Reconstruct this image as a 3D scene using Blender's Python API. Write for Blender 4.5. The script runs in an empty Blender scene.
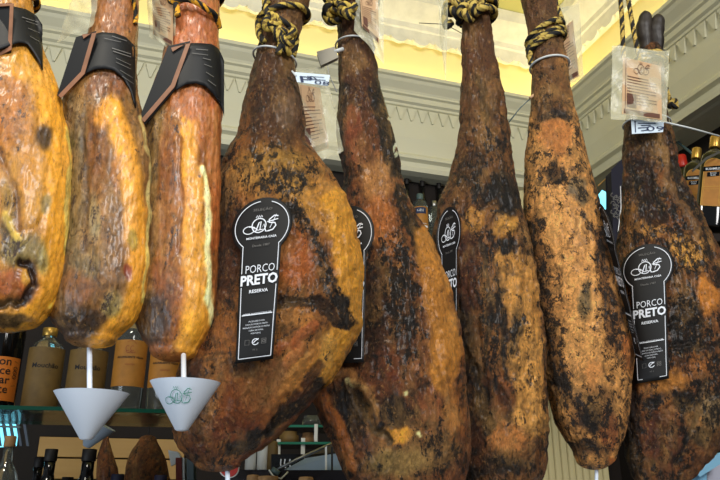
import bpy, bmesh, math, random
import numpy as np
from mathutils import Vector, Matrix
random.seed(7); rng = np.random.RandomState(11)
S = bpy.context.scene; COL = S.collection
PI = math.pi
# ------------------------------------------------------------------ camera
PITCH = math.radians(20); F = 700.0; CZ = 1.6
cp, sp = math.cos(PITCH), math.sin(PITCH)
cam = bpy.data.cameras.new('camera'); cam.lens = 36*F/720; cam.sensor_width = 36; cam.clip_start = .01
co = bpy.data.objects.new('camera', cam); COL.objects.link(co); co.location = (0, 0, CZ)
co.rotation_euler = (PI/2+PITCH, 0, 0); S.camera = co

def unp(px, py, Y):                       # a point of the place, measured at distance Y
    v = (240-py)/F; t = Y/(cp-v*sp)
    return Vector(((px-360)/F*t, Y, CZ+t*(sp+v*cp)))
def proj(x, y, z):
    z = z-CZ; d = y*cp+z*sp; u = -y*sp+z*cp
    return 360+F*x/d, 240-F*u/d
def lin(c):
    return tuple(((x/255)/12.92 if x/255 <= .04045 else ((x/255+.055)/1.055)**2.4) for x in c)

# ------------------------------------------------------------------ objects
def tag(o, label=None, cat=None, group=None, kind=None):
    if label: o['label'] = label
    if cat: o['category'] = cat
    if group: o['group'] = group
    if kind: o['kind'] = kind
    return o
def empty(name, loc, label=None, cat=None, group=None):
    o = bpy.data.objects.new(name, None); COL.objects.link(o); o.location = loc; o.empty_display_size = .02
    return tag(o, label, cat, group)
def link(name, me, m=None, parent=None, smooth=False, origin=None):
    """mesh in world coordinates -> object, origin at its base"""
    n = len(me.vertices); v = np.empty(n*3); me.vertices.foreach_get('co', v); v = v.reshape(-1, 3)
    if parent is not None: base = Vector(parent.location)
    elif origin is not None: base = Vector(origin)
    else: base = Vector(((v[:, 0].min()+v[:, 0].max())/2, (v[:, 1].min()+v[:, 1].max())/2, v[:, 2].min()))
    if parent is not None and parent.parent is not None:
        base = Vector(parent.parent.location)+Vector(parent.location)
    v = v-np.array(base); me.vertices.foreach_set('co', v.ravel())
    o = bpy.data.objects.new(name, me); COL.objects.link(o)
    if parent is not None: o.parent = parent
    else: o.location = base
    if m: me.materials.append(m)
    me.polygons.foreach_set('use_smooth', [smooth]*len(me.polygons)); me.update()
    return o
def mesh(vs, fs):
    me = bpy.data.meshes.new('m'); me.from_pydata([tuple(v) for v in vs], [], fs); return me
def bmmesh(bm):
    bmesh.ops.recalc_face_normals(bm, faces=bm.faces)
    me = bpy.data.meshes.new('m'); bm.to_mesh(me); bm.free(); return me
class MB:
    def __init__(s): s.v = []; s.f = []
    def add(s, vs, fs):
        n = len(s.v); s.v += [tuple(v) for v in vs]; s.f += [tuple(i+n for i in f) for f in fs]; return s
    def frame_box(s, c, ax, ay, az):       # centre and three half-axis vectors
        c, ax, ay, az = map(Vector, (c, ax, ay, az)); vs = []
        for i in (-1, 1):
            for j in (-1, 1):
                for k in (-1, 1): vs.append(c+ax*i+ay*j+az*k)
        return s.add(vs, [(0,1,3,2),(4,6,7,5),(0,4,5,1),(2,3,7,6),(0,2,6,4),(1,5,7,3)])
    def tube(s, pts, r, n=10, closed=False, cap=True):
        pts = [Vector(p) for p in pts]; N = len(pts); vs = []; up = None
        for i, p in enumerate(pts):
            if closed: t = pts[(i+1) % N]-pts[i-1]
            else: t = pts[min(i+1, N-1)]-pts[max(i-1, 0)]
            t.normalize()
            if up is None:
                up = Vector((0, 0, 1)) if abs(t.z) < .9 else Vector((1, 0, 0))
            a = up-t*up.dot(t)
            if a.length < 1e-6: a = t.orthogonal()
            a.normalize(); up = a; b = t.cross(a)
            rr = r[i] if hasattr(r, '__len__') else r
            for k in range(n):
                q = 2*PI*k/n; vs.append(p+a*math.cos(q)*rr+b*math.sin(q)*rr)
        fs = []
        for i in range(N if closed else N-1):
            for k in range(n):
                fs.append((i*n+k, i*n+(k+1) % n, ((i+1) % N)*n+(k+1) % n, ((i+1) % N)*n+k))
        if cap and not closed: fs.append(tuple(range(n))[::-1]); fs.append(tuple((N-1)*n+k for k in range(n)))
        return s.add(vs, fs)
    def lathe(s, prof, c=(0, 0, 0), n=40, M=None, capb=True, capt=True):
        vs = []; c = Vector(c)
        for r, z in prof:
            for k in range(n):
                q = 2*PI*k/n; p = Vector((r*math.cos(q), r*math.sin(q), z)); vs.append((M @ p if M else p)+c)
        fs = [(i*n+k, i*n+(k+1) % n, (i+1)*n+(k+1) % n, (i+1)*n+k) for i in range(len(prof)-1) for k in range(n)]
        if capb: fs.append(tuple(range(n))[::-1])
        if capt: fs.append(tuple((len(prof)-1)*n+k for k in range(n)))
        return s.add(vs, fs)
    def build(s, name, m, parent=None, smooth=False, bevel=0, origin=None):
        o = link(name, mesh(s.v, s.f), m, parent, smooth, origin)
        if bevel:
            b = o.modifiers.new('bevel', 'BEVEL'); b.width = bevel; b.segments = 2; b.limit_method = 'ANGLE'
        return o

# ------------------------------------------------------------------ materials
def newmat(name):
    m = bpy.data.materials.new(name); m.use_nodes = True; nt = m.node_tree
    return m, nt, nt.nodes['Principled BSDF']
def mat(name, c, rough=.5, metal=0, trans=0, noise=0, nscale=30, bump=0, emit=None, coat=0, alpha=1, c2=None, stretch=(1, 1, 1), ior=1.45):
    m, nt, b = newmat(name); L = nt.links; N = nt.nodes
    b.inputs['Base Color'].default_value = (*lin(c), 1); b.inputs['Roughness'].default_value = rough
    b.inputs['Metallic'].default_value = metal; b.inputs['Transmission Weight'].default_value = trans
    b.inputs['Coat Weight'].default_value = coat; b.inputs['Alpha'].default_value = alpha; b.inputs['IOR'].default_value = ior
    if emit:
        b.inputs['Emission Color'].default_value = (*lin(c), 1); b.inputs['Emission Strength'].default_value = emit
    if noise or bump:
        tc = N.new('ShaderNodeTexCoord'); mp = N.new('ShaderNodeMapping'); mp.inputs['Scale'].default_value = stretch
        no = N.new('ShaderNodeTexNoise'); no.inputs['Scale'].default_value = nscale; no.inputs['Detail'].default_value = 6
        L.new(tc.outputs['Object'], mp.inputs[0]); L.new(mp.outputs[0], no.inputs['Vector'])
        if noise:
            mx = N.new('ShaderNodeMix'); mx.data_type = 'RGBA'
            mx.inputs['A'].default_value = (*lin(c), 1)
            mx.inputs['B'].default_value = (*lin(c2 if c2 else [x*.6 for x in c]), 1)
            mr = N.new('ShaderNodeMapRange'); mr.inputs['From Min'].default_value = .4; mr.inputs['From Max'].default_value = .7
            mr.inputs['To Max'].default_value = noise
            L.new(no.outputs['Fac'], mr.inputs['Value']); L.new(mr.outputs[0], mx.inputs['Factor']); L.new(mx.outputs['Result'], b.inputs['Base Color'])
        if bump:
            bp = N.new('ShaderNodeBump'); bp.inputs['Strength'].default_value = bump; bp.inputs['Distance'].default_value = .004
            L.new(no.outputs['Fac'], bp.inputs['Height']); L.new(bp.outputs[0], b.inputs['Normal'])
    return m
def ham_mat(name, fib=.4, dark=(22, 15, 10), gloss=.42, bump=.9, coat=.15):
    m, nt, b = newmat(name); L = nt.links; N = nt.nodes
    at = N.new('ShaderNodeAttribute'); at.attribute_name = 'Col'
    tc = N.new('ShaderNodeTexCoord'); mp = N.new('ShaderNodeMapping'); mp.inputs['Scale'].default_value = (1, 1, fib)
    L.new(tc.outputs['Object'], mp.inputs[0])
    def noise(sc, det, dist=0, rough=.6, off=0):
        n = N.new('ShaderNodeTexNoise'); n.noise_dimensions = '4D'; n.inputs['W'].default_value = off
        n.inputs['Scale'].default_value = sc; n.inputs['Detail'].default_value = det
        n.inputs['Distortion'].default_value = dist; n.inputs['Roughness'].default_value = rough
        L.new(mp.outputs[0], n.inputs['Vector']); return n.outputs['Fac']
    def mr(x, a, b_, c=0, d=1):
        n = N.new('ShaderNodeMapRange'); n.inputs['From Min'].default_value = a; n.inputs['From Max'].default_value = b_
        n.inputs['To Min'].default_value = c; n.inputs['To Max'].default_value = d; L.new(x, n.inputs['Value']); return n.outputs[0]
    def mul(x, y):
        n = N.new('ShaderNodeMath'); n.operation = 'MULTIPLY'; L.new(x, n.inputs[0])
        if isinstance(y, (int, float)): n.inputs[1].default_value = y
        else: L.new(y, n.inputs[1])
        return n.outputs[0]
    def mix(f, a, c, mode='MIX'):
        n = N.new('ShaderNodeMix'); n.data_type = 'RGBA'; n.blend_type = mode
        L.new(f, n.inputs['Factor']); L.new(a, n.inputs['A'])
        if isinstance(c, tuple): n.inputs['B'].default_value = (*lin(c), 1)
        else: L.new(c, n.inputs['B'])
        return n.outputs['Result']
    nA = noise(75, 8, .5, .7); nB = noise(260, 6, .2, .7, 3); nC = noise(22, 5, .4, .6, 7); nD = noise(150, 7, 1.2, .72, 12)
    def add(x, y):
        n = N.new('ShaderNodeMath'); n.operation = 'ADD'; L.new(x, n.inputs[0])
        if isinstance(y, (int, float)): n.inputs[1].default_value = y
        else: L.new(y, n.inputs[1])
        return n.outputs[0]
    nF = noise(330, 6, .6, .75, 21)
    spk = add(add(mul(nA, .62), mul(nF, .38)), mul(at.outputs['Alpha'], .13))
    c = at.outputs['Color']
    c = mix(mr(nC, .54, .74, 0, .25), c, (128, 66, 26))
    c = mix(mr(nC, .5, .3, 0, .35), c, (222, 168, 92))
    c = mix(mul(mr(nD, .55, .62), .30), c, (214, 158, 84))
    c = mix(mul(mr(nD, .44, .37), .5), c, (62, 32, 14))
    c = mix(mul(mr(spk, .60, .63), .95), c, dark)
    c = mix(mul(mul(mr(nF, .60, .68), mr(nA, .5, .65)), .55), c, (225, 190, 140))
    hs = N.new('ShaderNodeHueSaturation'); L.new(c, hs.inputs['Color']); L.new(mr(nB, .3, .7, .62, 1.38), hs.inputs['Value']); hs.inputs['Saturation'].default_value = .98
    L.new(hs.outputs[0], b.inputs['Base Color'])
    L.new(mr(nB, .35, .65, gloss-.12, gloss+.3), b.inputs['Roughness'])
    b.inputs['Coat Weight'].default_value = coat; b.inputs['Coat Roughness'].default_value = .22
    b.inputs['Specular IOR Level'].default_value = .4
    ad = N.new('ShaderNodeMath'); ad.operation = 'ADD'; L.new(nD, ad.inputs[0]); L.new(mul(nF, .7), ad.inputs[1])
    bp = N.new('ShaderNodeBump'); bp.inputs['Strength'].default_value = bump; bp.inputs['Distance'].default_value = .008
    L.new(ad.outputs[0], bp.inputs['Height']); L.new(bp.outputs[0], b.inputs['Normal'])
    return m
def attr_mat(name, rough=.8):
    m, nt, b = newmat(name); at = nt.nodes.new('ShaderNodeAttribute'); at.attribute_name = 'Col'
    nt.links.new(at.outputs['Color'], b.inputs['Base Color']); b.inputs['Roughness'].default_value = rough
    return m
M = {}
M['plaster'] = mat('cream_plaster', (210, 207, 182), .6, noise=.3, nscale=6, c2=(200, 193, 158))
M['upper'] = mat('warm_plaster', (236, 222, 158), .7, noise=.3, nscale=5, c2=(225, 208, 140))
M['ceil'] = mat('ceiling_plaster', (205, 200, 130), .8)
M['white_trim'] = mat('white_plaster', (236, 232, 214), .6, noise=.2, nscale=20)
M['darkwood'] = mat('dark_wood', (28, 19, 13), .8, noise=.6, nscale=8, c2=(12, 8, 6), stretch=(1, 1, .1))
M['lightwood'] = mat('light_wood', (178, 140, 78), .5, noise=.6, nscale=9, c2=(165, 125, 65), stretch=(.15, .15, 4))
M['teal'] = mat('grey_green_paint', (80, 100, 100), .4)
M['sash'] = mat('black_card', (5, 5, 6), .6)
M['sash_white'] = mat('white_print', (225, 230, 238), .6)
M['sash_grey'] = mat('grey_print', (110, 108, 105), .6)
M['funnel'] = mat('white_plastic', (232, 242, 255), .42)
M['funnel_grey'] = mat('grey_plastic', (150, 165, 180), .4)
M['green_print'] = mat('green_print', (60, 150, 130), .6)
M['tie'] = mat('zip_tie_plastic', (200, 205, 205), .35)
M['paper'] = mat('paper', (205, 220, 232), .7)
M['ink'] = mat('ink', (30, 45, 80), .7)
M['doc'] = mat('parchment_card', (196, 160, 120), .7, noise=.4, nscale=20, c2=(170, 135, 100))
M['doc_ink'] = mat('brown_ink', (95, 60, 45), .8)
M['pouch'] = mat('clear_pouch_film', (218, 213, 178), .18, alpha=.29, noise=.6, nscale=45, bump=.8, c2=(235, 235, 215))
M['sleeve'] = mat('navy_card', (7, 10, 15), .55, noise=.3, nscale=30)
M['copper'] = mat('copper_print', (150, 105, 78), .45, noise=.4, nscale=60)
M['glass'] = mat('clear_glass', (225, 232, 222), .06, trans=.95)
M['shelf_glass'] = mat('green_shelf_glass', (40, 42, 26), .15, alpha=.62, ior=1.2)
M['shelf_edge'] = mat('green_glass_edge', (20, 75, 58), .2)
M['black_glass'] = mat('black_glass', (10, 9, 8), .12, coat=.4)
M['brown_glass'] = mat('brown_glass', (60, 30, 12), .12, coat=.4)
M['gold'] = mat('gold_foil', (190, 150, 70), .35, metal=.7)
M['olive'] = mat('olive_gold_label', (118, 92, 46), .6, noise=.4, nscale=40)
M['amber'] = mat('amber_label', (176, 118, 42), .6, noise=.3, nscale=50)
M['orange'] = mat('orange_label', (212, 118, 34), .6)
M['black_ink'] = mat('black_ink', (20, 15, 12), .6)
M['red_ink'] = mat('red_brown_ink', (130, 45, 25), .6)
M['cork'] = mat('cork', (170, 130, 85), .8, noise=.5, nscale=80)
M['steel'] = mat('brushed_steel', (160, 160, 160), .35, metal=1)
M['blue'] = mat('violet_blue_card', (7, 7, 36), .7, noise=.4, nscale=25, c2=(12, 12, 40))
M['red'] = mat('red_plastic', (190, 45, 30), .35)
M['cyan'] = mat('pale_blue_box', (130, 185, 215), .5)
M['window'] = mat('daylit_pane', (120, 215, 240), .4, emit=1.6)  # self-glowing; serves the corner window and the imitated tube reflection
M['white'] = mat('white_enamel', (225, 225, 215), .4)
M['rope'] = attr_mat('yellow_black_rope', .85)
M['hoof'] = mat('hoof_horn', (48, 40, 34), .5, noise=.6, nscale=60, bump=.8, c2=(20, 17, 14), stretch=(1, 1, .2))

# ------------------------------------------------------------------ numpy noise
_T = rng.rand(64, 64, 64)
def vnoise(x, y, z):
    xi, yi, zi = np.floor(x).astype(int), np.floor(y).astype(int), np.floor(z).astype(int)
    fx, fy, fz = x-xi, y-yi, z-zi
    fx, fy, fz = [f*f*(3-2*f) for f in (fx, fy, fz)]; r = 0
    for i in (0, 1):
        for j in (0, 1):
            for k in (0, 1):
                w = (fx if i else 1-fx)*(fy if j else 1-fy)*(fz if k else 1-fz)
                r = r+w*_T[(xi+i) % 64, (yi+j) % 64, (zi+k) % 64]
    return r*2-1
def fbm(x, y, z, o=4):
    r = 0; a = 1; t = 0
    for i in range(o):
        r = r+a*vnoise(x*2**i+i*7.3, y*2**i+i*3.1, z*2**i+i*5.7); t += a; a *= .55
    return r/t
def sstep(x): x = np.clip(x, 0, 1); return x*x*(3-2*x)

# ------------------------------------------------------------------ hams
HAMS = {}
class Ham:
    def __init__(s, Y, rows, cap=8, thick=.62, topcap=14):
        s.Y = Y
        r = np.array(rows, float); ys = r[:, 0]
        yy = np.linspace(ys[0], ys[-1], 500)
        def sm(a):
            v = np.interp(yy, ys, a); k = 9
            v2 = np.concatenate([np.full(k, v[0]), v, np.full(k, v[-1])])
            ker = np.hanning(2*k+1); ker /= ker.sum(); o = np.convolve(v2, ker, 'valid'); return o
        cx = sm((r[:, 1]+r[:, 2])/2); hw = sm((r[:, 2]-r[:, 1])/2)
        # rounded ends
        n = 26; q = np.linspace(0, 1, n)[1:]
        yb = ys[-1]+cap*np.sin(q*PI/2); wb = hw[-1]*np.cos(q*PI/2)*1.0; wb[-1] = .02*hw[-1]
        yt = ys[0]-topcap*np.sin(q*PI/2)[::-1]; wt = hw[0]*np.cos(q*PI/2)[::-1]; wt[0] = .02*hw[0]
        Yp = np.concatenate([yt, yy, yb]); C = np.concatenate([np.full(n-1, cx[0]), cx, np.full(n-1, cx[-1])]); W = np.concatenate([wt, hw, wb])
        v = (240-Yp)/F; t = Y/(cp-v*sp)
        s.z = CZ+t*(sp+v*cp); s.cx = (C-360)/F*t; s.w = W/F*t
        s.d = np.minimum(.95*s.w, .012+thick*s.w)
        s.rows = len(Yp)
    def at(s, z):
        zz = s.z[::-1]
        return np.interp(z, zz, s.cx[::-1]), np.interp(z, zz, s.w[::-1]), np.interp(z, zz, s.d[::-1])
    def front(s, x, z):
        c, w, d = s.at(z); q = np.clip((x-c)/np.maximum(w, 1e-5), -1, 1)
        return s.Y-d*np.sqrt(np.maximum(1-q*q, .0))
    def on(s, px, py, off=.006):          # the point of the front surface seen at (px, py)
        Y = s.Y-.05
        for _ in range(12):
            p = unp(px, py, Y); Y = .5*Y+.5*(float(s.front(p.x, p.z))-off)
        return unp(px, py, Y)
    def build(s, name, m, base, mot, strokes, label, lump=.004, ridge=.0015, seed=0, cols=300, step=1, crag=.0006, soft=0):
        R = s.rows; K = cols
        th = np.linspace(0, 2*PI, K, endpoint=False)
        sub = np.arange(0, R, step); R = len(sub)
        W = s.w[sub][:, None]; D = s.d[sub][:, None]; Cc = s.cx[sub][:, None]; Z = s.z[sub][:, None]*np.ones((1, K))
        X = Cc+W*np.cos(th); Yb = s.Y-D*np.sin(th)
        Yf = s.Y-D*np.abs(np.sin(th))
        px, py = proj(X, Yf, Z)
        nx = np.cos(th)*D; ny = -np.sin(th)*W; nl = np.sqrt(nx**2+ny**2)+1e-9; nx /= nl; ny /= nl
        sd = seed*3.7; prot = np.minimum(1, W/.03)
        kf = .25 if soft else 1
        wx = px+9*fbm(px/28+sd, py/40, sd, 3)*(.7 if soft else 1)+6*kf*fbm(px/8, py/10, sd+5, 4)
        wy = py+12*fbm(px/28, py/45+sd, sd+9, 3)+7*kf*fbm(px/8, py/11, sd+2, 4)
        c = np.ones((R, K, 3))*np.array(base, float); mo = np.full((R, K), float(mot)); h = np.zeros((R, K))
        for st in strokes:
            if st[0] == 'L':
                _, pts, w_, colr, k_, hh, mm = st; dmin = np.full((R, K), 1e9)
                for a, b in zip(pts[:-1], pts[1:]):
                    ax, ay = a; bx, by = b; l2 = (bx-ax)**2+(by-ay)**2+1e-6
                    t = np.clip(((wx-ax)*(bx-ax)+(wy-ay)*(by-ay))/l2, 0, 1)
                    dmin = np.minimum(dmin, np.hypot(wx-ax-t*(bx-ax), wy-ay-t*(by-ay)))
                f = sstep((1.45-dmin/w_)/(.95 if soft else .6))
                g = np.exp(-(dmin/w_)**2)
            else:
                x0, y0, rx, ry, colr, k_, hh, mm = st
                d_ = np.hypot((wx-x0)/rx, (wy-y0)/ry); f = sstep((1.3-d_)/.75); g = np.exp(-d_**2)
            if colr is not None: c = c+(np.array(colr, float)-c)*(f*k_)[..., None]
            if mm is not None: mo = mo+(mm-mo)*f
            h = h+g*hh*.001
        h = h+lump*prot*fbm(X*14+sd, Yb*14, Z*9, 3)
        h = h-ridge*prot*np.abs(fbm(X*60+sd, Yb*60+sd, Z*9, 3))*2
        h = h+.0012*prot*fbm(X*150, Yb*150, Z*70, 2)
        h = h+crag*prot*fbm(wx/8+sd, wy/11, sd, 3)
        lum = c.mean(-1, keepdims=True); c = lum+(c-lum)*(1.0 if soft else .88); c = c*np.array([1.01, 1.06, .86] if soft else [1.04, 1.07, .98])
        dt = fbm(px/4+sd, py/5.5, sd*2, 4); c = c*(1+((.14+.30*mo)*dt)[..., None])
        rg = np.abs(fbm(wx/13+sd*3, wy/22, sd, 4)); ck = sstep((.075-rg)/.06)*np.clip(mo*1.35-.25, 0, 1)*.62; c = c*(1-ck[..., None]); h = h-.0016*ck*prot
        c = np.clip(c, 0, 255)/255; c = np.clip((1.10*c**1.18 if soft else 1.2*c**1.36), 0, 1); cl = np.where(c <= .04045, c/12.92, ((c+.055)/1.055)**2.4)
        X2 = X+nx*h; Y2 = Yb+ny*h
        co_ = np.stack([X2, Y2, Z], -1).reshape(-1, 3)
        i = np.arange(R-1)[:, None]*K; k = np.arange(K)[None]; k2 = (k+1) % K
        q = np.stack([i+k, i+K+k, i+K+k2, i+k2], -1).reshape(-1, 4)
        me = bpy.data.meshes.new('ham'); me.vertices.add(len(co_)); me.vertices.foreach_set('co', co_.ravel())
        me.loops.add(q.size); me.loops.foreach_set('vertex_index', q.ravel())
        me.polygons.add(len(q)); me.polygons.foreach_set('loop_start', np.arange(0, q.size, 4))
        me.update(calc_edges=True); me.validate()
        ca = me.color_attributes.new('Col', 'FLOAT_COLOR', 'POINT')
        ca.data.foreach_set('color', np.concatenate([cl.reshape(-1, 3), mo.reshape(-1, 1)], 1).ravel())
        o = link(name, me, m, None, True); tag(o, label, 'cured ham', 'cured hams hanging in a row')
        s.obj = o; return o

G1 = [(-110,-18,26),(-60,-22,30),(0,-20,33),(20,-22,36),(45,-32,44),(70,-42,52),(100,-50,60),(130,-56,66),(160,-58,68.5),(200,-60,69),(240,-60,67),(270,-58,63),(290,-54,58),(305,-48,51),(318,-36,38)]
G2 = [(-110,98,138),(-50,95,139),(0,93,138),(30,90,137),(60,82,135),(90,69,137),(110,64,141),(130,63,146),(160,65,149),(200,66,150.5),(230,64,150),(250,60,150),(270,56,149),(290,51,146),(310,49,139),(325,54,129),(337,66,114)]
G3 = [(-110,178,222),(-50,175,222),(0,172,220),(38,168,219),(70,160,222),(100,150,223),(130,142,222),(160,139,221),(200,139,221),(240,137,220),(270,134,219),(300,131,216),(320,132,211),(338,140,203),(350,150,194)]
G4 = [(-110,292,322),(-50,280,318),(0,270,311),(25,262,303),(45,258,297),(60,255,294),(80,248,298),(100,243,303),(120,240,306),(140,236,305),(150,230,312),(165,223,324),(180,218,335),(200,214,346),(220,212,354),(240,211,359),(270,206,363),(300,200,363),(330,190,361),(350,185,352),(375,178,336),(405,173,310),(425,172,291),(442,175,272),(455,182,254),(464,195,238)]
G5 = [(-110,338,370),(-50,337,376),(0,336,375),(20,336,370),(40,337,372),(60,338,374),(80,338,378),(100,337,384),(120,337,389),(140,338,395),(160,340,400),(180,343,402),(200,340,410),(220,338,420),(240,336,430),(260,336,439),(280,336,448),(300,336,452),(330,330,460),(360,322,464),(385,314,467),(405,314,468),(425,320,469),(445,330,470),(465,338,469),(490,352,464),(510,376,450)]
G6 = [(-110,464,494),(-50,464,494),(0,462,493),(20,461,492),(40,461,493),(60,460,496),(80,460,500),(100,460,505),(120,459,508),(140,458,511),(160,455,513),(180,448,517),(200,441,521),(220,436,525),(240,433,529),(260,434,534),(280,437,538),(310,441,542),(340,446,545),(370,450,546),(400,453,547),(430,456,547.5),(450,458,547),(475,463,544),(495,472,534),(508,486,520)]
G7 = [(-110,506,536),(-50,512,545),(-10,519,555),(0,521,557),(20,526,559),(40,530,562),(60,532,566),(80,533,568),(100,531,572),(120,530,577),(140,528,582),(160,525,587),(180,523,593),(200,522,599),(220,522,604),(240,524,609),(260,526,613),(280,528,618),(300,531,623),(320,534,629),(340,538,633),(360,541,634),(380,545,631),(400,549,629),(420,555,627),(438,564,623),(452,575,615)]
G8 = [(50,642,661),(62,637,664),(90,630,665),(125,625,668),(140,624,672),(160,623,676),(180,622,682),(200,621,692),(220,620,703),(240,618,713),(260,616,722),(280,614,732),(300,613,738),(330,613,743),(360,614,744),(390,616,743),(415,619,739),(440,622,726),(460,626,708),(480,634,690),(492,644,676)]
H1 = Ham(.80, G1, 13); H2 = Ham(.84, G2, 11); H3 = Ham(.88, G3, 12, thick=.6); H4 = Ham(.94, G4, 8, thick=.55)
H5 = Ham(1.03, G5, 12, thick=.55); H6 = Ham(1.10, G6, 10); H7 = Ham(1.14, G7, 18); H8 = Ham(1.18, G8, 14, thick=.5, topcap=6)
mA = ham_mat('cured_fat_rind', .4, (58, 40, 32), .32, .25, .35); mB = ham_mat('mould_mottled_rind', .55, (13, 9, 6), .40, 1.0, .1); mC = ham_mat('speckled_rind', .75, (22, 15, 10), .46, .9, .05)
K_ = (22, 16, 11)
s1 = [(35,190,10,40,(206,148,58),.6,1,.1),(18,130,8,20,(150,110,70),.6,0,.4),(10,200,10,22,(120,100,74),.6,0,.5),(30,310,14,8,(190,120,40),.7,2,.1),(10,110,22,45,(168,100,45),.7,0,.35),(25,62,22,20,(214,152,52),.7,0,.1),
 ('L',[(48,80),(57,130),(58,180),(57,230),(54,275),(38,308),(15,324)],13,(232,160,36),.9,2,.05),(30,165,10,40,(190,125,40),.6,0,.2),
 (44,138,9,15,(72,52,48),.85,-2,.3),(47,205,5,10,(140,125,118),.7,0,.3),('L',[(67,130),(69,200),(65,255)],2.5,(228,210,165),.7,0,0),
 (20,252,26,16,(125,110,88),.8,0,.5),(15,285,24,18,(150,76,36),.8,0,.4),(26,278,7,10,(198,148,55),.8,0,.1),(43,262,6,14,(150,140,120),.7,0,.3),
 ('L',[(0,303),(22,302),(35,285),(32,264),(20,262)],4,(34,20,18),.9,-7,.3),(6,318,24,6,K_,.9,-4,.2),(5,228,8,14,(62,50,36),.8,-3,.4),
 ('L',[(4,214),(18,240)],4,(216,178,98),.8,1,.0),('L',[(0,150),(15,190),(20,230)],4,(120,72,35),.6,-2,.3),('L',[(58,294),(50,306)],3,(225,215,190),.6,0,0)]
s2 = [(84,130,6,20,(150,135,128),.6,1,.4),(100,225,9,30,(150,110,84),.5,0,.5),(90,262,8,16,(125,118,108),.6,0,.6),(118,170,5,30,(160,92,44),.5,-1,.2),(115,5,32,45,(156,98,64),.9,0,.25),(108,84,28,14,(125,72,38),.8,0,.4),('L',[(72,105),(76,160),(76,230),(68,290)],13,(118,104,100),.75,0,.55),
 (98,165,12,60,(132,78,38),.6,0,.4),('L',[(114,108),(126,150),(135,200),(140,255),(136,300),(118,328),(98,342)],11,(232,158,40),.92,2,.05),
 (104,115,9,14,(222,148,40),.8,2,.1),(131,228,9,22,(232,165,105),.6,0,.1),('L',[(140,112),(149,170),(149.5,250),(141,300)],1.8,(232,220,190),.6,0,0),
 (128,275,4,9,(125,48,38),.8,-1,.2),(94,215,7,28,(155,150,150),.55,0,.4),(112,302,11,16,(158,142,112),.7,0,.5),(78,288,17,18,(136,84,58),.7,3,.35),
 (76,322,27,17,(62,44,34),.85,-2,.5),(95,258,14,20,(120,90,70),.5,0,.5),('L',[(84,120),(88,190),(84,250)],3,(70,45,35),.5,-2,.5),(134,240,5,10,(140,150,110),.4,0,.3)]
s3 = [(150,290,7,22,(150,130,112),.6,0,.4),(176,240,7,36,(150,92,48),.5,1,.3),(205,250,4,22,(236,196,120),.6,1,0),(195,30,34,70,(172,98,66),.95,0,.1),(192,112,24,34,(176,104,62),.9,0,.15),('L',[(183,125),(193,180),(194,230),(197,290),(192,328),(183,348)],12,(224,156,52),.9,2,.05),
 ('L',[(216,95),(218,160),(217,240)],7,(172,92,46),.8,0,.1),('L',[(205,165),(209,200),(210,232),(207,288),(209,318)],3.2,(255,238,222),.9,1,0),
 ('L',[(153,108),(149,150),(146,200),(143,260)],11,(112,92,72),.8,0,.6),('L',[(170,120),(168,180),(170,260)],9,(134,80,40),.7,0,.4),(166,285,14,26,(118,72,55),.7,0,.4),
 (148,318,22,28,(56,42,40),.85,-2,.5),(186,196,7,22,(222,145,92),.6,0,.1),(194,322,13,18,(228,158,46),.8,2,.05),('L',[(180,140),(182,200),(180,250)],2.5,(110,60,30),.6,-2,.2),(150,230,8,20,(140,95,70),.5,0,.3)]
s4 = [(286,98,10,26,(150,120,102),.65,1,.2),(270,100,5,26,(70,48,32),.6,-2,.4),(262,335,12,18,(206,140,66),.5,1,.5),('L',[(300,345),(286,372),(272,392)],4,(196,120,62),.7,3,.2),('L',[(318,342),(300,375),(286,400)],3.5,(70,36,18),.7,-3,.6),(240,405,22,16,(156,92,36),.6,1,.5),(308,372,8,16,(120,66,30),.6,-2,.6),(330,352,8,14,(226,176,92),.6,2,.1),(282,70,44,100,(98,66,44),.95,0,.4),(285,25,20,40,(122,84,60),.8,0,.3),(289,112,13,18,(142,112,96),.7,1,.3),(255,120,8,35,(60,42,28),.6,0,.5),  # grey-pink shank stroke at the head of this list is a painted highlight
 (272,172,46,24,(176,132,66),.75,1,.85),(300,195,20,24,(182,136,66),.7,0,.95),(323,205,20,34,(196,140,62),.85,0,.25),(285,162,20,10,(165,125,60),.6,2,.5),
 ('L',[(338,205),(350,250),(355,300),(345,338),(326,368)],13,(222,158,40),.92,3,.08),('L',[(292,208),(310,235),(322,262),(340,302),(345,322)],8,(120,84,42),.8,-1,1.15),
 (298,258,20,30,(172,96,34),.85,0,.25),(228,250,16,60,(80,46,24),.85,0,.6),(222,200,12,25,(96,68,32),.7,0,.7),('L',[(272,306),(298,300),(322,298),(338,325)],4,(48,30,16),.8,-5,.5),
 (305,318,18,13,(196,132,64),.8,3,.35),('L',[(278,352),(300,334),(318,322)],5,(178,98,44),.8,3,.2),(328,345,13,16,(205,150,70),.7,0,.4),
 ('L',[(262,420),(290,385),(316,345)],6,(208,142,62),.85,4,.2),('L',[(272,425),(300,392),(322,360)],4,(90,50,22),.7,-3,.5),(250,395,34,34,(140,78,30),.75,0,.35),
 (215,345,20,20,(150,90,38),.6,0,.5),(195,405,17,42,(86,46,22),.8,0,.5),(232,430,30,15,(118,58,28),.7,0,.4),('L',[(232,450),(268,427),(298,403),(318,380)],5,(28,22,16),.85,-3,.5),
 ('L',[(236,464),(275,438),(312,400)],4,(130,68,28),.8,1,.2),(198,455,22,12,(96,48,22),.8,0,.5),(240,372,20,8,(70,38,18),.6,-3,.4),(278,372,14,14,(120,62,28),.6,-2,.4)]
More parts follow.
